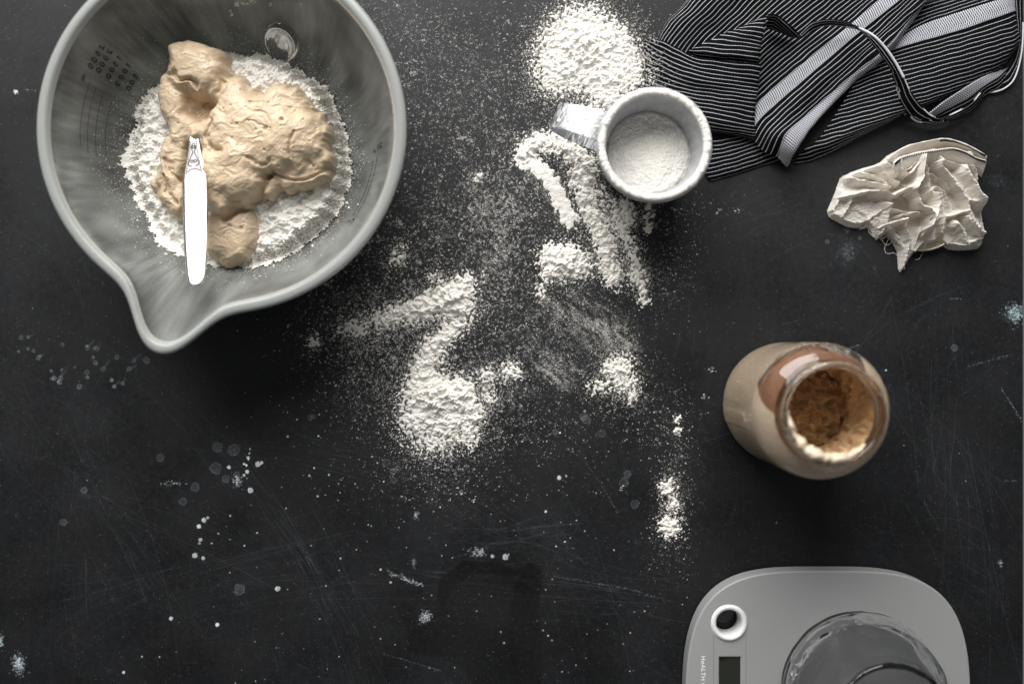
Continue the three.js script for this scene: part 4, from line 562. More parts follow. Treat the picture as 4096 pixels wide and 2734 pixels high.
// ------------------------------------------------------------------ striped apron
{
  const c1 = (x, y) => [2950 + x / 2.01, y / 2.01], c2 = (x, y) => [2600 + x / 2.24, y / 2.24];
  const apron = group('apron', at(3300, 330, 0), 'black apron with dotted white pinstripes and herringbone tape, bunched up with its strap', 'apron');
  const TW = 192, TH = 128; // one tile: 4.4 mm along the thread, 3 mm across
  const stripe = canvas(TW, TH, (x) => {
    x.fillStyle = 'rgb(12,12,14)'; x.fillRect(0, 0, TW, TH);
    for (let j = 0; j < TH; j += 8) for (let i = 0; i < TW; i += 8) { const b = 8 + rnd() * 12; x.fillStyle = `rgb(${b},${b},${b + 2})`; x.fillRect(i + (j / 8 % 2) * 4, j, 5, 6); }
    for (let k = 0; k < 4; k++) { x.fillStyle = 'rgb(232,233,238)'; x.beginPath(); x.ellipse(24 + k * 48, 64 + (rnd() - 0.5) * 3, 15, 9.5, 0, 0, 6.3); x.fill(); }
  });
  const st = canvasTex(stripe); st.repeat.set(1 / 0.0044, 1 / 0.003);
  const stB = st.clone(); stB.colorSpace = THREE.NoColorSpace;
  const cloth = mat(rgb(1, 1, 1), { map: st, roughness: 0.92, bumpMap: stB, bumpScale: 0.00007, specularIntensity: 0.15 });
  const HW = 256;  // herringbone: 10 mm wide, 4 mm along
  const herr = canvas(HW, HW, (x) => {
    x.fillStyle = 'rgb(192,193,200)'; x.fillRect(0, 0, HW, HW); x.strokeStyle = 'rgb(22,22,26)'; x.lineWidth = 33;
    for (let k = -3; k < 6; k++) { const o = k * 85.33; for (let s = 0; s < 1; s++) { x.beginPath(); x.moveTo(o - 110, -8); x.lineTo(o + 40, HW / 2); x.lineTo(o - 110, HW + 8); x.setLineDash([34, 12]); x.stroke(); } }
    x.setLineDash([]); for (let k = 0; k < 700; k++) { const b = 150 + rnd() * 100; x.fillStyle = `rgba(${b},${b},${b + 4},0.35)`; x.fillRect(rnd() * HW, rnd() * HW, 8, 2); }
  });
  const tape = (width, along) => { const t = canvasTex(herr); t.repeat.set(1 / along, 1 / width); const b = t.clone(); b.colorSpace = THREE.NoColorSpace; return mat(rgb(1, 1, 1), { map: t, roughness: 0.9, bumpMap: b, bumpScale: 0.0001, specularIntensity: 0.2 }); };
  const white = mat(rgb(0.62, 0.62, 0.65), { roughness: 0.9 });
  const R = (pts, h) => pts.map((p, i) => [p[0], p[1], (Array.isArray(h) ? h[i] : h) * 0.001]);
  const add = (name, geo, m, parent = apron) => mesh(name, inv(geo, apron), m, parent);
  // main sheet (rows follow the stripes, from the far left edge to the taped hem)
  const AD = [
    R([[2640, 158], [2662, 95], [2718, 32], [2760, -12], [2790, -42], [2830, -80]], 1.5),
    R([[2636, 168], [2672, 104], [2736, 38], [2786, -14], [2820, -46], [2862, -86]], 9),
    R([[2665, 196], [2725, 118], [2800, 44], [2866, -18], [2910, -56], [2950, -96]], [10, 12, 13, 13, 13, 13]),
    R([[2740, 262], [2830, 152], [2930, 62], [3010, -18], [3060, -58], [3110, -98]], [8, 9, 10, 11, 11, 11]),
    R([[2850, 332], [2960, 212], [3080, 102], [3200, 2], [3260, -48], [3320, -98]], [8, 9, 11, 13, 13, 13]),
    R([[2960, 392], [3060, 290], [3190, 182], [3330, 72], [3430, -8], [3510, -78]], [9, 11, 12, 13, 14, 14]),
    R([[3006, 460], [3040, 408], [3164, 298], [3363, 134], [3522, 0], [3620, -80]], [12, 14, 14, 15, 16, 16]),
    R([[3012, 522], [3056, 462], [3202, 333], [3428, 139], [3602, 0], [3700, -80]], [12, 15, 15, 16, 18, 18]),
    R([[3030, 582], [3086, 500], [3240, 356], [3480, 158], [3660, -10], [3750, -80]], [10, 17, 17, 17, 19, 19]),
    R([[3068, 612], [3112, 530], [3236, 422], [3440, 235], [3600, 92], [3700, 10]], [9, 20, 14, 17, 19, 19]),
    R([[3112, 628], [3148, 538], [3236, 456], [3400, 312], [3536, 200], [3690, 10]], [9, 22, 15, 16, 18, 17]),
    R([[3146, 664], [3180, 592], [3256, 490], [3416, 322], [3546, 214], [3698, 12]], [5, 20, 16, 13, 13, 12]),
    R([[3140, 655], [3184, 598], [3258, 496], [3418, 328], [3550, 218], [3702, 14]], [1, 9, 8, 6, 6, 6]),
  ];
  const mainPanel = add('main_panel', sheet(AD, { step: 0.001, wrinkle: 0.0007, wl: 0.022, off: 3 }), cloth);
  const rows = AD.length - 1;
  add('herringbone_tape', sheet(AD, { step: 0.0009, wrinkle: 0.0007, wl: 0.022, off: 3, tmin: 6 / rows, tmax: 7 / rows, lift: 0.00075 }), tape(0.0125, 0.0052), mainPanel);
  add('herringbone_tape', sheet(AD, { step: 0.0009, wrinkle: 0.0007, wl: 0.022, off: 3, tmin: 10 / rows, tmax: 11.15 / rows, lift: 0.00075 }), tape(0.0118, 0.0048), mainPanel);
  // right panel
  const E = [
    R([[3480, 100], [3600, 50], [3700, 14], [3850, -30], [3990, -80], [4040, -100], [4052, -100]], [8, 10, 10, 10, 10, 7, 1]),
    R([[3470, 180], [3592, 108], [3692, 60], [3845, 10], [3985, -38], [4044, -58], [4056, -60]], [8, 10, 10, 11, 11, 8, 1]),
    R([[3470, 236], [3602, 150], [3696, 98], [3845, 47], [3985, 3], [4046, -16], [4060, -18]], [8, 10, 11, 12, 13, 9, 1]),
    R([[3460, 262], [3557, 206], [3671, 169], [3845, 119], [4008, 62], [4052, 46], [4066, 44]], [8, 9, 12, 13, 14, 10, 1]),
    R([[3430, 310], [3540, 264], [3680, 226], [3850, 180], [4026, 130], [4066, 114], [4080, 110]], [9, 9, 12, 14, 14, 10, 1]),
    R([[3390, 380], [3520, 336], [3680, 296], [3850, 250], [4030, 195], [4070, 172], [4082, 162]], [9, 10, 12, 14, 13, 8, 1]),
    R([[3350, 446], [3500, 405], [3660, 365], [3830, 320], [3980, 270], [4034, 236], [4046, 228]], [9, 10, 12, 12, 10, 5, 1]),
    R([[3310, 506], [3470, 462], [3630, 420], [3770, 378], [3890, 335], [3960, 300], [3976, 292]], [9, 11, 12, 11, 8, 4, 1]),
    R([[3270, 560], [3380, 532], [3500, 492], [3620, 450], [3740, 408], [3840, 370], [3858, 362]], [8, 12, 12, 10, 7, 3, 1]),
    R([[3200, 614], [3300, 584], [3410, 542], [3520, 494], [3620, 450], [3720, 412], [3740, 404]], [6, 10, 10, 8, 5, 3, 1]),
    R([[3176, 656], [3250, 640], [3330, 604], [3420, 556], [3520, 506], [3620, 456], [3640, 448]], 1),
  ];
  const sidePanel = add('side_panel', sheet(E, { step: 0.001, wrinkle: 0.0006, wl: 0.02, off: 11 }), cloth);
  add('herringbone_tape', sheet(E, { step: 0.0009, wrinkle: 0.0006, wl: 0.02, off: 11, tmin: 2 / 10, tmax: 3.02 / 10, lift: 0.00075 }), tape(0.0125, 0.0052), sidePanel);
  // corner that shows beneath
  const Cc = [R([[2800, 560], [2930, 545], [3060, 505]], [4, 5, 5]), R([[2812, 640], [2940, 612], [3090, 560]], [4, 5, 5]), R([[2824, 690], [2950, 658], [3105, 606]], [3.4, 4, 4]), R([[2836, 716], [2956, 684], [3114, 632]], [2, 2.6, 2.6]), R([[2846, 724], [2960, 692], [3118, 640]], 0.9)];
  add('corner', sheet(Cc, { step: 0.001, wrinkle: 0.0004, wl: 0.02, off: 17 }), cloth);
  // flap folded over on the left
  const bh = [[26, 30, 34, 37, 38, 30], [22, 27, 31, 34, 35, 27], [19, 23, 27, 30, 33, 25], [17, 20, 24, 28, 31, 23], [15, 18, 22, 26, 29, 21]];
  const B = [
    [[900, 205], [950, 180], [1000, 160], [1030, 148], [1052, 140], [1048, 152]], [[760, 262], [820, 262], [890, 268], [950, 276], [1012, 286], [1002, 288]], [[600, 330], [700, 335], [800, 350], [900, 365], [992, 385], [982, 386]], [[430, 410], [570, 412], [700, 425], [850, 435], [980, 452], [970, 452]], [[330, 462], [480, 475], [640, 490], [800, 505], [966, 528], [956, 528]],
    [[-20, 338], [110, 360], [240, 425], [440, 515], [958, 566], [948, 566]], [[-45, 360], [90, 420], [240, 490], [450, 572], [950, 642], [940, 642]], [[-47, 420], [80, 500], [240, 572], [450, 642], [940, 716], [930, 716]], [[-47, 520], [80, 592], [240, 662], [450, 722], [930, 792], [920, 792]], [[-47, 650], [80, 712], [240, 770], [450, 812], [920, 872], [910, 872]],
    [[-47, 760], [80, 812], [240, 852], [450, 892], [911, 962], [900, 960]], [[-45, 860], [80, 902], [300, 942], [500, 982], [906, 1062], [896, 1060]], [[-30, 950], [150, 992], [350, 1042], [560, 1092], [916, 1152], [904, 1148]], [[100, 1082], [250, 1112], [400, 1150], [600, 1172], [930, 1216], [918, 1210]], [[350, 1192], [450, 1184], [560, 1194], [700, 1206], [944, 1258], [934, 1250]],
  ].map((r, k) => R(r.map((p) => c2(...p)), k < 5 ? bh[k] : k < 9 ? [3 + (k === 5 ? 3 : 2), 11, 12, 17, 27 - (k - 5) * 2, 18 - (k - 5)] : k < 13 ? [2, 9, 11, 14, 21 - (k - 9) * 2, 12 - (k - 9)] : k === 13 ? [2, 6, 8, 10, 12, 5] : [1, 1.5, 2, 4, 5, 2]));
  const upper = [...B.slice(0, 5), R([[318, 472], [460, 520], [640, 536], [800, 546], [958, 566], [948, 566]].map((p) => c2(...p)), [8, 13, 17, 21, 26, 17])];
  add('flap', sheet(upper, { step: 0.001, wrinkle: 0.0006, wl: 0.018, off: 23 }), cloth);
  add('flap', sheet(B.slice(5), { step: 0.001, wrinkle: 0.0006, wl: 0.018, off: 23 }), cloth);
  // curled tip of the flap
  const K = [R([[1052, 132], [1100, 124], [1150, 138], [1220, 190], [1300, 262], [1358, 325]].map((p) => c2(...p)), [38, 36, 33, 28, 22, 17]), R([[1058, 146], [1104, 144], [1146, 162], [1206, 216], [1280, 280], [1340, 330]].map((p) => c2(...p)), [36, 35, 32, 27, 21, 17]), R([[1056, 176], [1100, 180], [1140, 204], [1190, 250], [1260, 304], [1320, 338]].map((p) => c2(...p)), [28, 27, 25, 22, 18, 16]), R([[1040, 260], [1090, 262], [1130, 280], [1180, 300], [1240, 326], [1300, 345]].map((p) => c2(...p)), [14, 14, 14, 14, 14, 14])];
  add('curled_tip', sheet(K, { step: 0.001, wrinkle: 0.0003, wl: 0.02, off: 29 }), cloth);
  // strap
  const Ls = [[505, 265], [600, 180], [720, 160], [850, 170], [950, 215], [1030, 290], [1120, 400], [1210, 520], [1270, 640], [1300, 760], [1350, 870], [1430, 965], [1530, 985], [1620, 985], [1760, 950], [1900, 880], [2000, 760]];
  const Rs = [[520, 310], [620, 235], [740, 205], [870, 215], [1000, 238], [1100, 294], [1190, 388], [1270, 502], [1336, 622], [1384, 722], [1432, 802], [1502, 882], [1562, 932], [1640, 952], [1752, 908], [1882, 834], [1962, 744]];
  const hl = [17, 24, 30, 32, 32, 31, 29, 26, 20, 15, 10, 6, 5, 5, 5, 5, 5], hr = [18, 22, 26, 27, 30, 32, 31, 29, 27, 25, 24, 20, 16, 14, 12, 12, 12];
  const strap = [R(Ls.map((p) => c1(...p)), hl), R(Ls.map((p, k) => c1((p[0] + Rs[k][0]) / 2, (p[1] + Rs[k][1]) / 2)), hl.map((h, k) => (h + hr[k]) / 2 + 1)), R(Rs.map((p) => c1(...p)), hr)];
  const strapBand = add('strap', sheet(strap, { step: 0.0009, wrinkle: 0.0001, thick: 0.0012, off: 31 }), cloth);
  const pipe = (pts, h, r) => tube(pts.map((p, k) => at(...c1(...p), (Array.isArray(h) ? h[k] : h) * 0.001)), r, 120, 7);
  add('strap_piping', pipe(Rs.slice(3, 9).map((p) => [p[0] + 2, p[1] - 2]), hr.slice(3, 9).map((h) => h + 0.6), 0.00095), white, strapBand);
  add('strap_piping', pipe(Ls.slice(8, 14).map((p) => [p[0] + 1, p[1]]), [20.5, 15.5, 10.5, 6.6, 5.8, 5.6], 0.0007), white, strapBand);
  const Ht = [R([[1540, 918], [1660, 822], [1780, 742], [1900, 662], [2030, 592], [2135, 566]].map((p) => c1(...p)), [11, 13, 14, 13, 9, 4]), R([[1562, 946], [1710, 868], [1856, 792], [1990, 690], [2110, 612], [2180, 540]].map((p) => c1(...p)), [7, 8, 9, 9, 6, 3])];
  add('strap_tape', sheet(Ht, { step: 0.0009, wrinkle: 0.0001, thick: 0.001, off: 37 }), tape(0.0105, 0.005));
  const Hs = [R([[1562, 950], [1710, 872], [1856, 796], [1990, 694], [2110, 616], [2180, 544]].map((p) => c1(...p)), [7, 8, 9, 9, 6, 3]), R([[1580, 985], [1740, 946], [1890, 880], [2010, 756], [2120, 690], [2230, 560]].map((p) => c1(...p)), [2, 3, 4, 4, 3, 2])];
  add('strap', sheet(Hs, { step: 0.0009, wrinkle: 0.0001, thick: 0.001, off: 41 }), cloth);
  add('strap_piping', pipe([[2300, 180], [2296, 330], [2282, 450], [2250, 580], [2210, 660], [2140, 715], [2070, 738], [2010, 742]], [4, 4, 4, 4, 3.5, 3, 2.5, 2], 0.0006), white);
  const Fr = [R([[2230, -20], [2238, 120], [2258, 260], [2262, 360], [2230, 470], [2170, 560], [2080, 640]].map((p) => c1(...p)), [8, 8, 7, 6, 5, 4, 4]), R([[2298, -20], [2300, 150], [2294, 320], [2280, 450], [2248, 580], [2180, 690], [2050, 736]].map((p) => c1(...p)), [3.5, 3.5, 3.5, 3.5, 3.2, 2.6, 2])];
  add('strap', sheet(Fr, { step: 0.0009, wrinkle: 0.0002, thick: 0.0008, off: 43 }), cloth);
  const dustBits = [], g0 = new THREE.IcosahedronGeometry(1, 0), ev = sheet(B.slice(5), { step: 0.01 }).userData.ev;
  for (let k = 0; k < 700; k++) { const s = Math.abs(gauss()) * 0.16, t = 0.42 + gauss() * 0.16; if (s > 0.6) continue; const p = ev(s, clamp(t)), r = 0.00017 * Math.exp(0.5 * gauss()); dustBits.push(g0.clone().scale(r, r, r).translate(p.x, p.y + 0.0008, p.z)); }
  add('flour_specks', mergeGeometries(dustBits), flourMat).userData.kind = 'stuff';
}
// ------------------------------------------------------------------ round tin under a crumpled cloth
{
  const T = at(3721, 833, 0.02); T.y = 0;
  const tin = group('round_tin', T, 'low round metal tin peeking out under the crumpled white cloth', 'tin');
  const steel = mat(rgb(0.62, 0.56, 0.42), { metalness: 1, roughness: 0.32 });
  mesh('body', lathe(spline([[0.0001, 0.0006], [0.0285, 0.0006], [0.0297, 0.0016], [0.0297, 0.0055]], 24), 96), steel, tin);
  mesh('rim', new THREE.TorusGeometry(0.0298, 0.0008, 10, 120).rotateX(Math.PI / 2).translate(0, 0.006, 0), steel, tin);
  const c4 = (x, y) => [3300 + x / 2.8, 540 + y / 2.8];
  const cl = group('crumpled_cloth', T, 'crumpled off white linen cloth with frayed edges and a black chain stitched hem', 'cloth');
  const weave = dataTex(128, 128, (x, y, i, j) => { const a = 190 + 26 * (((i >> 2) + (j >> 2)) % 2) + (rnd() - 0.5) * 26; return [a, a, a]; });
  weave.repeat.set(1 / 0.016, 1 / 0.016);
  const tint = dataTex(256, 256, (x, y) => { const n = tile(x, y, 1.3, 4), s = clamp(tile(x + 0.3, y + 0.7, 1.7, 4) * 2.6 - 0.75) , f = (rnd() - 0.5) * 8; return [238 + 6 * n - 14 * s + f, 233 + 6 * n - 30 * s + f, 225 + 6 * n - 50 * s + f]; }, true);
  tint.repeat.set(1 / 0.07, 1 / 0.07);
  const linen = mat(rgb(1, 1, 1), { map: tint, roughness: 0.9, bumpMap: weave, bumpScale: 0.00003, specularIntensity: 0.2, transmission: 0.3, thickness: 0 });
  const R = (pts, h) => pts.map((p, i) => { const q = Array.isArray(h) ? h[i] : h; return [...c4(...p), (q < 10 ? q * 0.8 : 8 + (q - 10) * 0.52) * 0.001]; });
  const outline = [[690, 272], [760, 205], [850, 155], [950, 112], [1100, 75], [1220, 50], [1330, 37], [1450, 54], [1600, 108], [1750, 190], [1818, 240], [1812, 300], [1790, 390], [1752, 470], [1706, 545], [1760, 680], [1820, 775], [1842, 900], [1852, 1100], [1842, 1200], [1795, 1254], [1700, 1268], [1590, 1275], [1465, 1264], [1384, 1212], [1300, 1165], [1230, 1195], [1150, 1205], [1110, 1240], [1010, 1372], [955, 1470], [915, 1526], [895, 1490], [888, 1400], [880, 1290], [830, 1190], [740, 1095], [690, 1125], [645, 1155], [600, 1105], [570, 1040], [500, 985], [430, 1022], [300, 1002], [200, 950], [105, 895], [82, 830], [140, 700], [180, 600], [200, 540], [230, 455], [350, 390], [480, 345], [620, 305], [690, 272]];
  // folds: [points, height in mm at start and end, reach on the left of travel, reach on the right, in photo crop units]
  const FOLDS = [
    [[[772, 310], [860, 240], [1048, 190], [1250, 160], [1430, 140], [1570, 180], [1700, 250], [1812, 285]], 14, 14, 40, 150], [[[700, 280], [800, 190], [950, 116], [1100, 80], [1220, 54], [1330, 42], [1450, 60], [1600, 113], [1750, 194], [1812, 244]], 9, 9, 40, 46],
    [[[772, 310], [785, 400], [820, 452], [880, 468], [945, 400], [1000, 300]], 26, 24, 40, 26], [[[850, 420], [905, 380], [960, 330]], 24, 22, 22, 22], [[[1012, 264], [1000, 380], [985, 500], [940, 600], [900, 640]], 30, 30, 60, 46], [[[940, 600], [860, 620], [790, 645], [700, 690], [640, 660], [560, 635]], 28, 22, 60, 18],
    [[[1036, 290], [1078, 420], [1104, 560], [1108, 650]], 26, 22, 20, 50], [[[910, 648], [940, 720], [970, 790], [1010, 832], [1080, 862], [1140, 902], [1148, 970], [1110, 1020]], 28, 26, 110, 20], [[[1110, 650], [1180, 592], [1245, 598], [1292, 700], [1330, 800], [1325, 890], [1252, 970], [1198, 1060], [1135, 1205], [1010, 1372]], 22, 5, 18, 110],
    [[[1170, 680], [1200, 760], [1190, 860], [1160, 940]], 26, 24, 60, 60], [[[1212, 318], [1215, 390], [1300, 470], [1420, 600], [1525, 745], [1545, 850], [1600, 960], [1680, 1050]], 26, 18, 150, 20], [[[1215, 318], [1330, 335], [1460, 360], [1590, 372]], 25, 20, 26, 80], [[[1590, 372], [1640, 425], [1690, 530], [1740, 640]], 22, 14, 40, 50], [[[1480, 420], [1560, 540], [1640, 660], [1700, 740]], 27, 26, 120, 100],
    [[[1300, 935], [1420, 905], [1535, 862]], 17, 20, 50, 26], [[[1285, 1085], [1292, 1010], [1302, 935]], 16, 18, 18, 110], [[[1540, 760], [1660, 748], [1815, 772]], 22, 16, 46, 40], [[[1560, 930], [1620, 1020], [1720, 1080], [1840, 1090]], 20, 12, 60, 44], [[[1440, 1000], [1520, 1080], [1600, 1190], [1640, 1262]], 19, 9, 110, 100], [[[1640, 1190], [1720, 1170], [1840, 1130]], 15, 8, 30, 40], [[[1700, 1200], [1760, 1240]], 13, 5, 26, 26], [[[1400, 1210], [1520, 1225], [1680, 1240], [1800, 1230]], 10, 8, 40, 26],
    [[[870, 940], [760, 972], [692, 1002], [740, 1080], [840, 1182], [888, 1285], [892, 1400], [905, 1500]], 22, 3, 90, 14], [[[860, 970], [900, 1080], [950, 1200], [940, 1340], [920, 1480]], 20, 6, 60, 50], [[[1060, 1040], [1050, 1130], [1030, 1240], [1000, 1350]], 16, 5, 24, 24], [[[1120, 920], [1110, 1010], [1090, 1120]], 24, 14, 40, 40], [[[690, 795], [705, 830], [692, 960], [690, 1080], [650, 1150]], 24, 3, 26, 80], [[[600, 930], [620, 1010], [640, 1110]], 12, 4, 30, 40],
    [[[472, 348], [560, 352], [620, 410], [660, 480], [720, 520], [790, 545]], 20, 20, 26, 60], [[[350, 395], [420, 440], [520, 470], [620, 530], [690, 590]], 15, 20, 40, 40], [[[235, 470], [330, 500], [440, 530], [540, 560], [640, 590]], 13, 22, 40, 60], [[[135, 705], [290, 684], [450, 645], [560, 640], [640, 655]], 14, 19, 80, 16], [[[292, 690], [305, 745], [262, 830], [235, 885]], 15, 9, 16, 70], [[[200, 620], [160, 740], [110, 840]], 12, 8, 40, 60], [[[380, 800], [470, 870], [520, 950]], 8, 7, 60, 60], [[[640, 850], [560, 900], [480, 970]], 12, 6, 30, 60],
    [[[1090, 470], [1180, 440], [1290, 500], [1390, 610]], 14, 15, 30, 40], [[[720, 835], [830, 855], [960, 872], [1080, 880]], 15, 19, 22, 40], [[[790, 660], [860, 700], [930, 780]], 13, 11, 30, 30], [[[1380, 700], [1420, 780], [1430, 860]], 11, 12, 40, 40], [[[1330, 620], [1370, 700], [1380, 800]], 14, 9, 30, 40], [[[800, 905], [900, 885], [1010, 885]], 14, 20, 24, 50], [[[650, 300], [720, 370], [760, 460]], 17, 21, 40, 34], [[[1560, 220], [1600, 300], [1640, 400]], 23, 18, 40, 60], [[[1160, 200], [1120, 290], [1100, 360]], 23, 15, 60, 40],
  ];
  const inside = (x, y) => { let c = false; for (let k = 0, j = outline.length - 1; k < outline.length; j = k++) { const [xi, yi] = outline[k], [xj, yj] = outline[j]; if ((yi > y) !== (yj > y) && x < (xj - xi) * (y - yi) / (yj - yi) + xi) c = !c; } return c; };
  const reach = (x, y, [pts, h0, h1, wl, wr]) => { let best = 1e9, bt = 0, side = 1; for (let k = 0; k < pts.length - 1; k++) { const [ax, ay] = pts[k], dx = pts[k + 1][0] - ax, dy = pts[k + 1][1] - ay, t = clamp(((x - ax) * dx + (y - ay) * dy) / (dx * dx + dy * dy)), ex = x - ax - t * dx, ey = y - ay - t * dy, d = ex * ex + ey * ey; if (d < best) { best = d; bt = (k + t) / (pts.length - 1); side = dx * ey - dy * ex > 0 ? 1 : -1; } } const w = side > 0 ? wr : wl, q = Math.sqrt(best) / w; return lerp(h0, h1, bt) * Math.exp(-Math.pow(q, 1.45)); };
  const relief = (x0, y0) => {
    const x = x0 + 9 * n2(x0 / 130, y0 / 130) + 2.2 * n2b(x0 / 44, y0 / 44), y = y0 + 9 * n2(x0 / 130 + 50, y0 / 130) + 2.2 * n2b(x0 / 44 + 9, y0 / 44);
    let acc = Math.pow(7, 7); for (const f of FOLDS) acc += Math.pow(1.15 * reach(x, y, f), 7);
    return Math.pow(acc, 1 / 7) + 0.5 * n2(x / 90, y / 30) + 0.35 * n2b(x / 34, y / 80) + 0.06 * n2(x / 15, y / 15);
  };
  const stp = 2.0, nx = Math.ceil(1800 / stp), ny = Math.ceil(1500 / stp), HT = new Float32Array(nx * ny).fill(-1);
  const edgeD = (x, y) => segDist(x, y, outline)[0];
  for (let j = 0; j < ny; j++) for (let i = 0; i < nx; i++) { const x = 60 + i * stp, y = 30 + j * stp; if (!inside(x + 3 * n2(x / 14, y / 14), y + 3 * n2b(x / 14, y / 14))) continue; const e = edgeD(x, y); HT[j * nx + i] = Math.max(1.2, relief(x, y) * (0.3 + 0.7 * smooth(0, 46, e)) * smooth(-8, 10, e)); }
  for (let pass = 0; pass < 5; pass++) { const C = HT.slice(); for (let j = 1; j < ny - 1; j++) for (let i = 1; i < nx - 1; i++) { const k = j * nx + i; if (C[k] < 0) continue; let t = 0, w = 0; for (let b2 = -1; b2 < 2; b2++) for (let a2 = -1; a2 < 2; a2++) { const q = C[k + b2 * nx + a2]; if (q >= 0) { t += q; w++; } } HT[k] = t / w; } }
  const linenGeo = gridGeo(nx, ny, (i, j) => { let q = HT[j * nx + i]; if (q < 0) { let near = false; for (let b2 = -1; b2 < 2 && !near; b2++) for (let a2 = -1; a2 < 2; a2++) if (HT[clamp(j + b2, 0, ny - 1) * nx + clamp(i + a2, 0, nx - 1)] > 0) { near = true; break; } if (!near) return null; q = 0.6; } const p = at(...c4(60 + i * stp, 30 + j * stp), 0.013); p.y = Math.max(q * 0.001, Math.hypot(p.x - T.x, p.z - T.z) < 0.0312 ? Math.min(q * 0.001 + 0.004, 0.0085) : 0); return p; });
  mesh('linen', inv(linenGeo, cl), linen, cl);
  const W = {
    back: [R([[690, 285], [800, 192], [950, 118], [1100, 82], [1220, 56], [1330, 44], [1450, 60], [1600, 114], [1750, 194], [1818, 246]], [12, 14, 17, 20, 22, 24, 26, 28, 31, 34]), R([[690, 272], [800, 180], [950, 108], [1100, 74], [1220, 48], [1330, 36], [1450, 53], [1600, 108], [1750, 188], [1820, 240]], [30, 32, 35, 38, 40, 41, 41, 41, 41, 40]), R([[730, 300], [840, 222], [990, 160], [1130, 125], [1250, 105], [1360, 92], [1480, 112], [1610, 160], [1740, 232], [1812, 262]], [28, 29, 30, 31, 32, 33, 33, 34, 35, 37]), R([[790, 320], [900, 262], [1060, 212], [1200, 186], [1300, 172], [1420, 160], [1530, 186], [1640, 236], [1740, 288], [1806, 286]], [22, 22, 22, 22, 22, 22, 24, 26, 30, 36])],
    front: [R([[776, 322], [866, 250], [1050, 198], [1250, 168], [1430, 148], [1570, 188], [1698, 260], [1806, 292]], [36, 36, 36, 36, 36, 36, 36, 38]), R([[772, 310], [860, 240], [1048, 190], [1250, 160], [1430, 140], [1570, 180], [1700, 250], [1812, 285]], [44, 45, 45, 45, 45, 45, 44, 42]), R([[775, 350], [872, 278], [1056, 226], [1250, 196], [1428, 176], [1566, 214], [1692, 280], [1806, 318]], [44, 45, 45, 44, 44, 44, 43, 41]), R([[790, 420], [900, 350], [1070, 290], [1250, 248], [1420, 232], [1560, 270], [1674, 340], [1784, 396]], [38, 40, 38, 37, 38, 38, 36, 34]), R([[815, 456], [920, 390], [1076, 330], [1240, 296], [1410, 282], [1560, 320], [1664, 400], [1756, 466]], [28, 30, 30, 30, 30, 30, 26, 22])],
  };
  for (const [k, r] of Object.entries(W)) mesh('hem', inv(sheet(r, { step: 0.00085, wrinkle: 0.0005, wl: 0.016, crisp: 0.2, off: k === 'back' ? 50 : 57, thick: 0.0005 }), cl), linen, cl);
  // chain stitch: little black chevrons along the hem
  const black = mat(rgb(0.012, 0.012, 0.013), { roughness: 0.85 });
  const stitches = (r, j, n, s0, s1) => { const ev = sheet(r, { step: 0.02, crisp: 0.2 }).userData.ev, out = []; for (let k = 0; k < n; k++) { const s = lerp(s0, s1, (k + 0.5) / n), p = ev(s, j), q = ev(s + 0.004, j), d = q.clone().sub(p).normalize(), b = V(0, 1, 0).cross(d).normalize(); for (const t of [-1, 1]) { const g = new THREE.SphereGeometry(1, 8, 6).scale(0.00075, 0.0004, 0.00034); out.push(g.applyMatrix4(new THREE.Matrix4().makeBasis(d.clone().addScaledVector(b, t * 0.55).normalize(), V(0, 1, 0), b.clone().addScaledVector(d, -t * 0.55).normalize()).setPosition(p.x + b.x * t * 0.0004, p.y + 0.0008, p.z + b.z * t * 0.0004))); } } return mergeGeometries(out); };
  mesh('chain_stitch', inv(stitches(W.front, 0.42, 52, 0.01, 0.99), cl), black, cl);
  mesh('chain_stitch', inv(stitches(W.back, 0.5, 30, 0.5, 0.96), cl), black, cl);
  // loose threads
  const thread = mat(rgb(0.8, 0.76, 0.7), { roughness: 0.9 });
  const th = (pts, r = 0.00016) => tube(pts.map((p) => at(...c4(p[0], p[1]), (p[2] < 10 ? p[2] * 0.8 : 9 + (p[2] - 10) * 0.55) * 0.001)), r, pts.length * 10, 5);
  mesh('loose_thread', inv(th([[500, 1005, 4], [494, 1080, 2], [535, 1125, 2], [560, 1110, 3], [540, 1140, 3], [600, 1130, 2], [640, 1175, 2], [685, 1228, 1.5], [740, 1212, 2], [768, 1168, 3], [720, 1160, 4], [690, 1215, 2], [672, 1260, 1], [680, 1310, 1], [710, 1328, 1], [770, 1318, 2], [820, 1350, 1], [892, 1356, 2]]), cl), thread, cl);
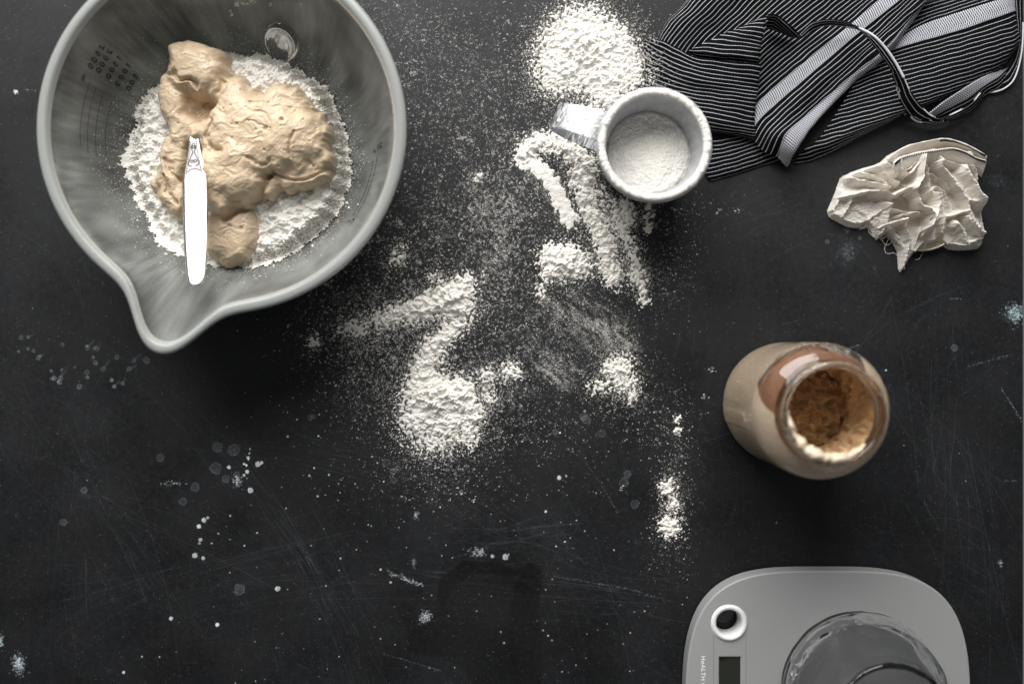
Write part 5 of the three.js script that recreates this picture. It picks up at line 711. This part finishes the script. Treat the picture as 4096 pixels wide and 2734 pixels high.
  mesh('loose_thread', inv(th([[1012, 1394, 1], [1050, 1390, 1], [1100, 1310, 4], [1140, 1190, 10], [1190, 1020, 28], [1208, 900, 40]], 0.00013), cl), thread, cl);
  mesh('loose_thread', inv(th([[240, 450, 9], [200, 460, 6], [185, 500, 4], [210, 530, 5], [225, 495, 6], [196, 470, 7], [180, 525, 3]]), cl), thread, cl);
  mesh('loose_thread', inv(th([[660, 750, 14], [740, 730, 18], [800, 770, 14], [900, 830, 14], [1080, 860, 24]], 0.00013), cl), thread, cl);
  // fringe along the torn edges
  const fr = [];
  const fringe = (pts, n, l, dir) => { for (let k = 0; k < n; k++) { const s = rnd() * (pts.length - 1.001), i = s | 0, t = s - i, u = lerp(pts[i][0], pts[i + 1][0], t), v = lerp(pts[i][1], pts[i + 1][1], t), hh = lerp(pts[i][2], pts[i + 1][2], t), h = hh < 10 ? hh * 0.8 : 8 + (hh - 10) * 0.52, a = dir + gauss() * 0.35, q = l * (0.4 + rnd()); fr.push(tube([at(...c4(u, v), h * 0.001), at(...c4(u + Math.cos(a) * q * 0.5, v + Math.sin(a) * q * 0.5), h * 0.0007 + 0.0003), at(...c4(u + Math.cos(a + 0.3 * gauss()) * q, v + Math.sin(a) * q), h * 0.0004 + 0.0003)], 0.00009, 5, 4)); } };
  fringe([[100, 890, 3], [200, 950, 3], [300, 1000, 3], [430, 1022, 4], [500, 985, 6]], 170, 34, 1.9); fringe([[690, 1000, 26], [730, 1090, 20], [830, 1190, 13], [885, 1290, 8], [890, 1400, 4], [900, 1500, 2]], 190, 26, 2.6); fringe([[230, 458, 10], [200, 540, 14], [300, 500, 22], [420, 510, 26]], 80, 36, 0.6); fringe([[84, 830, 10], [100, 890, 4]], 30, 28, 2.6); fringe([[580, 1040, 6], [600, 1100, 4], [640, 1150, 3], [690, 1130, 8]], 50, 24, 2.2); fringe([[480, 660, 26], [560, 740, 12], [640, 800, 11]], 60, 34, 1.0);
  mesh('fringe', inv(mergeGeometries(fr), cl), thread, cl).userData.kind = 'stuff';
}
renderer.render(scene, camera);
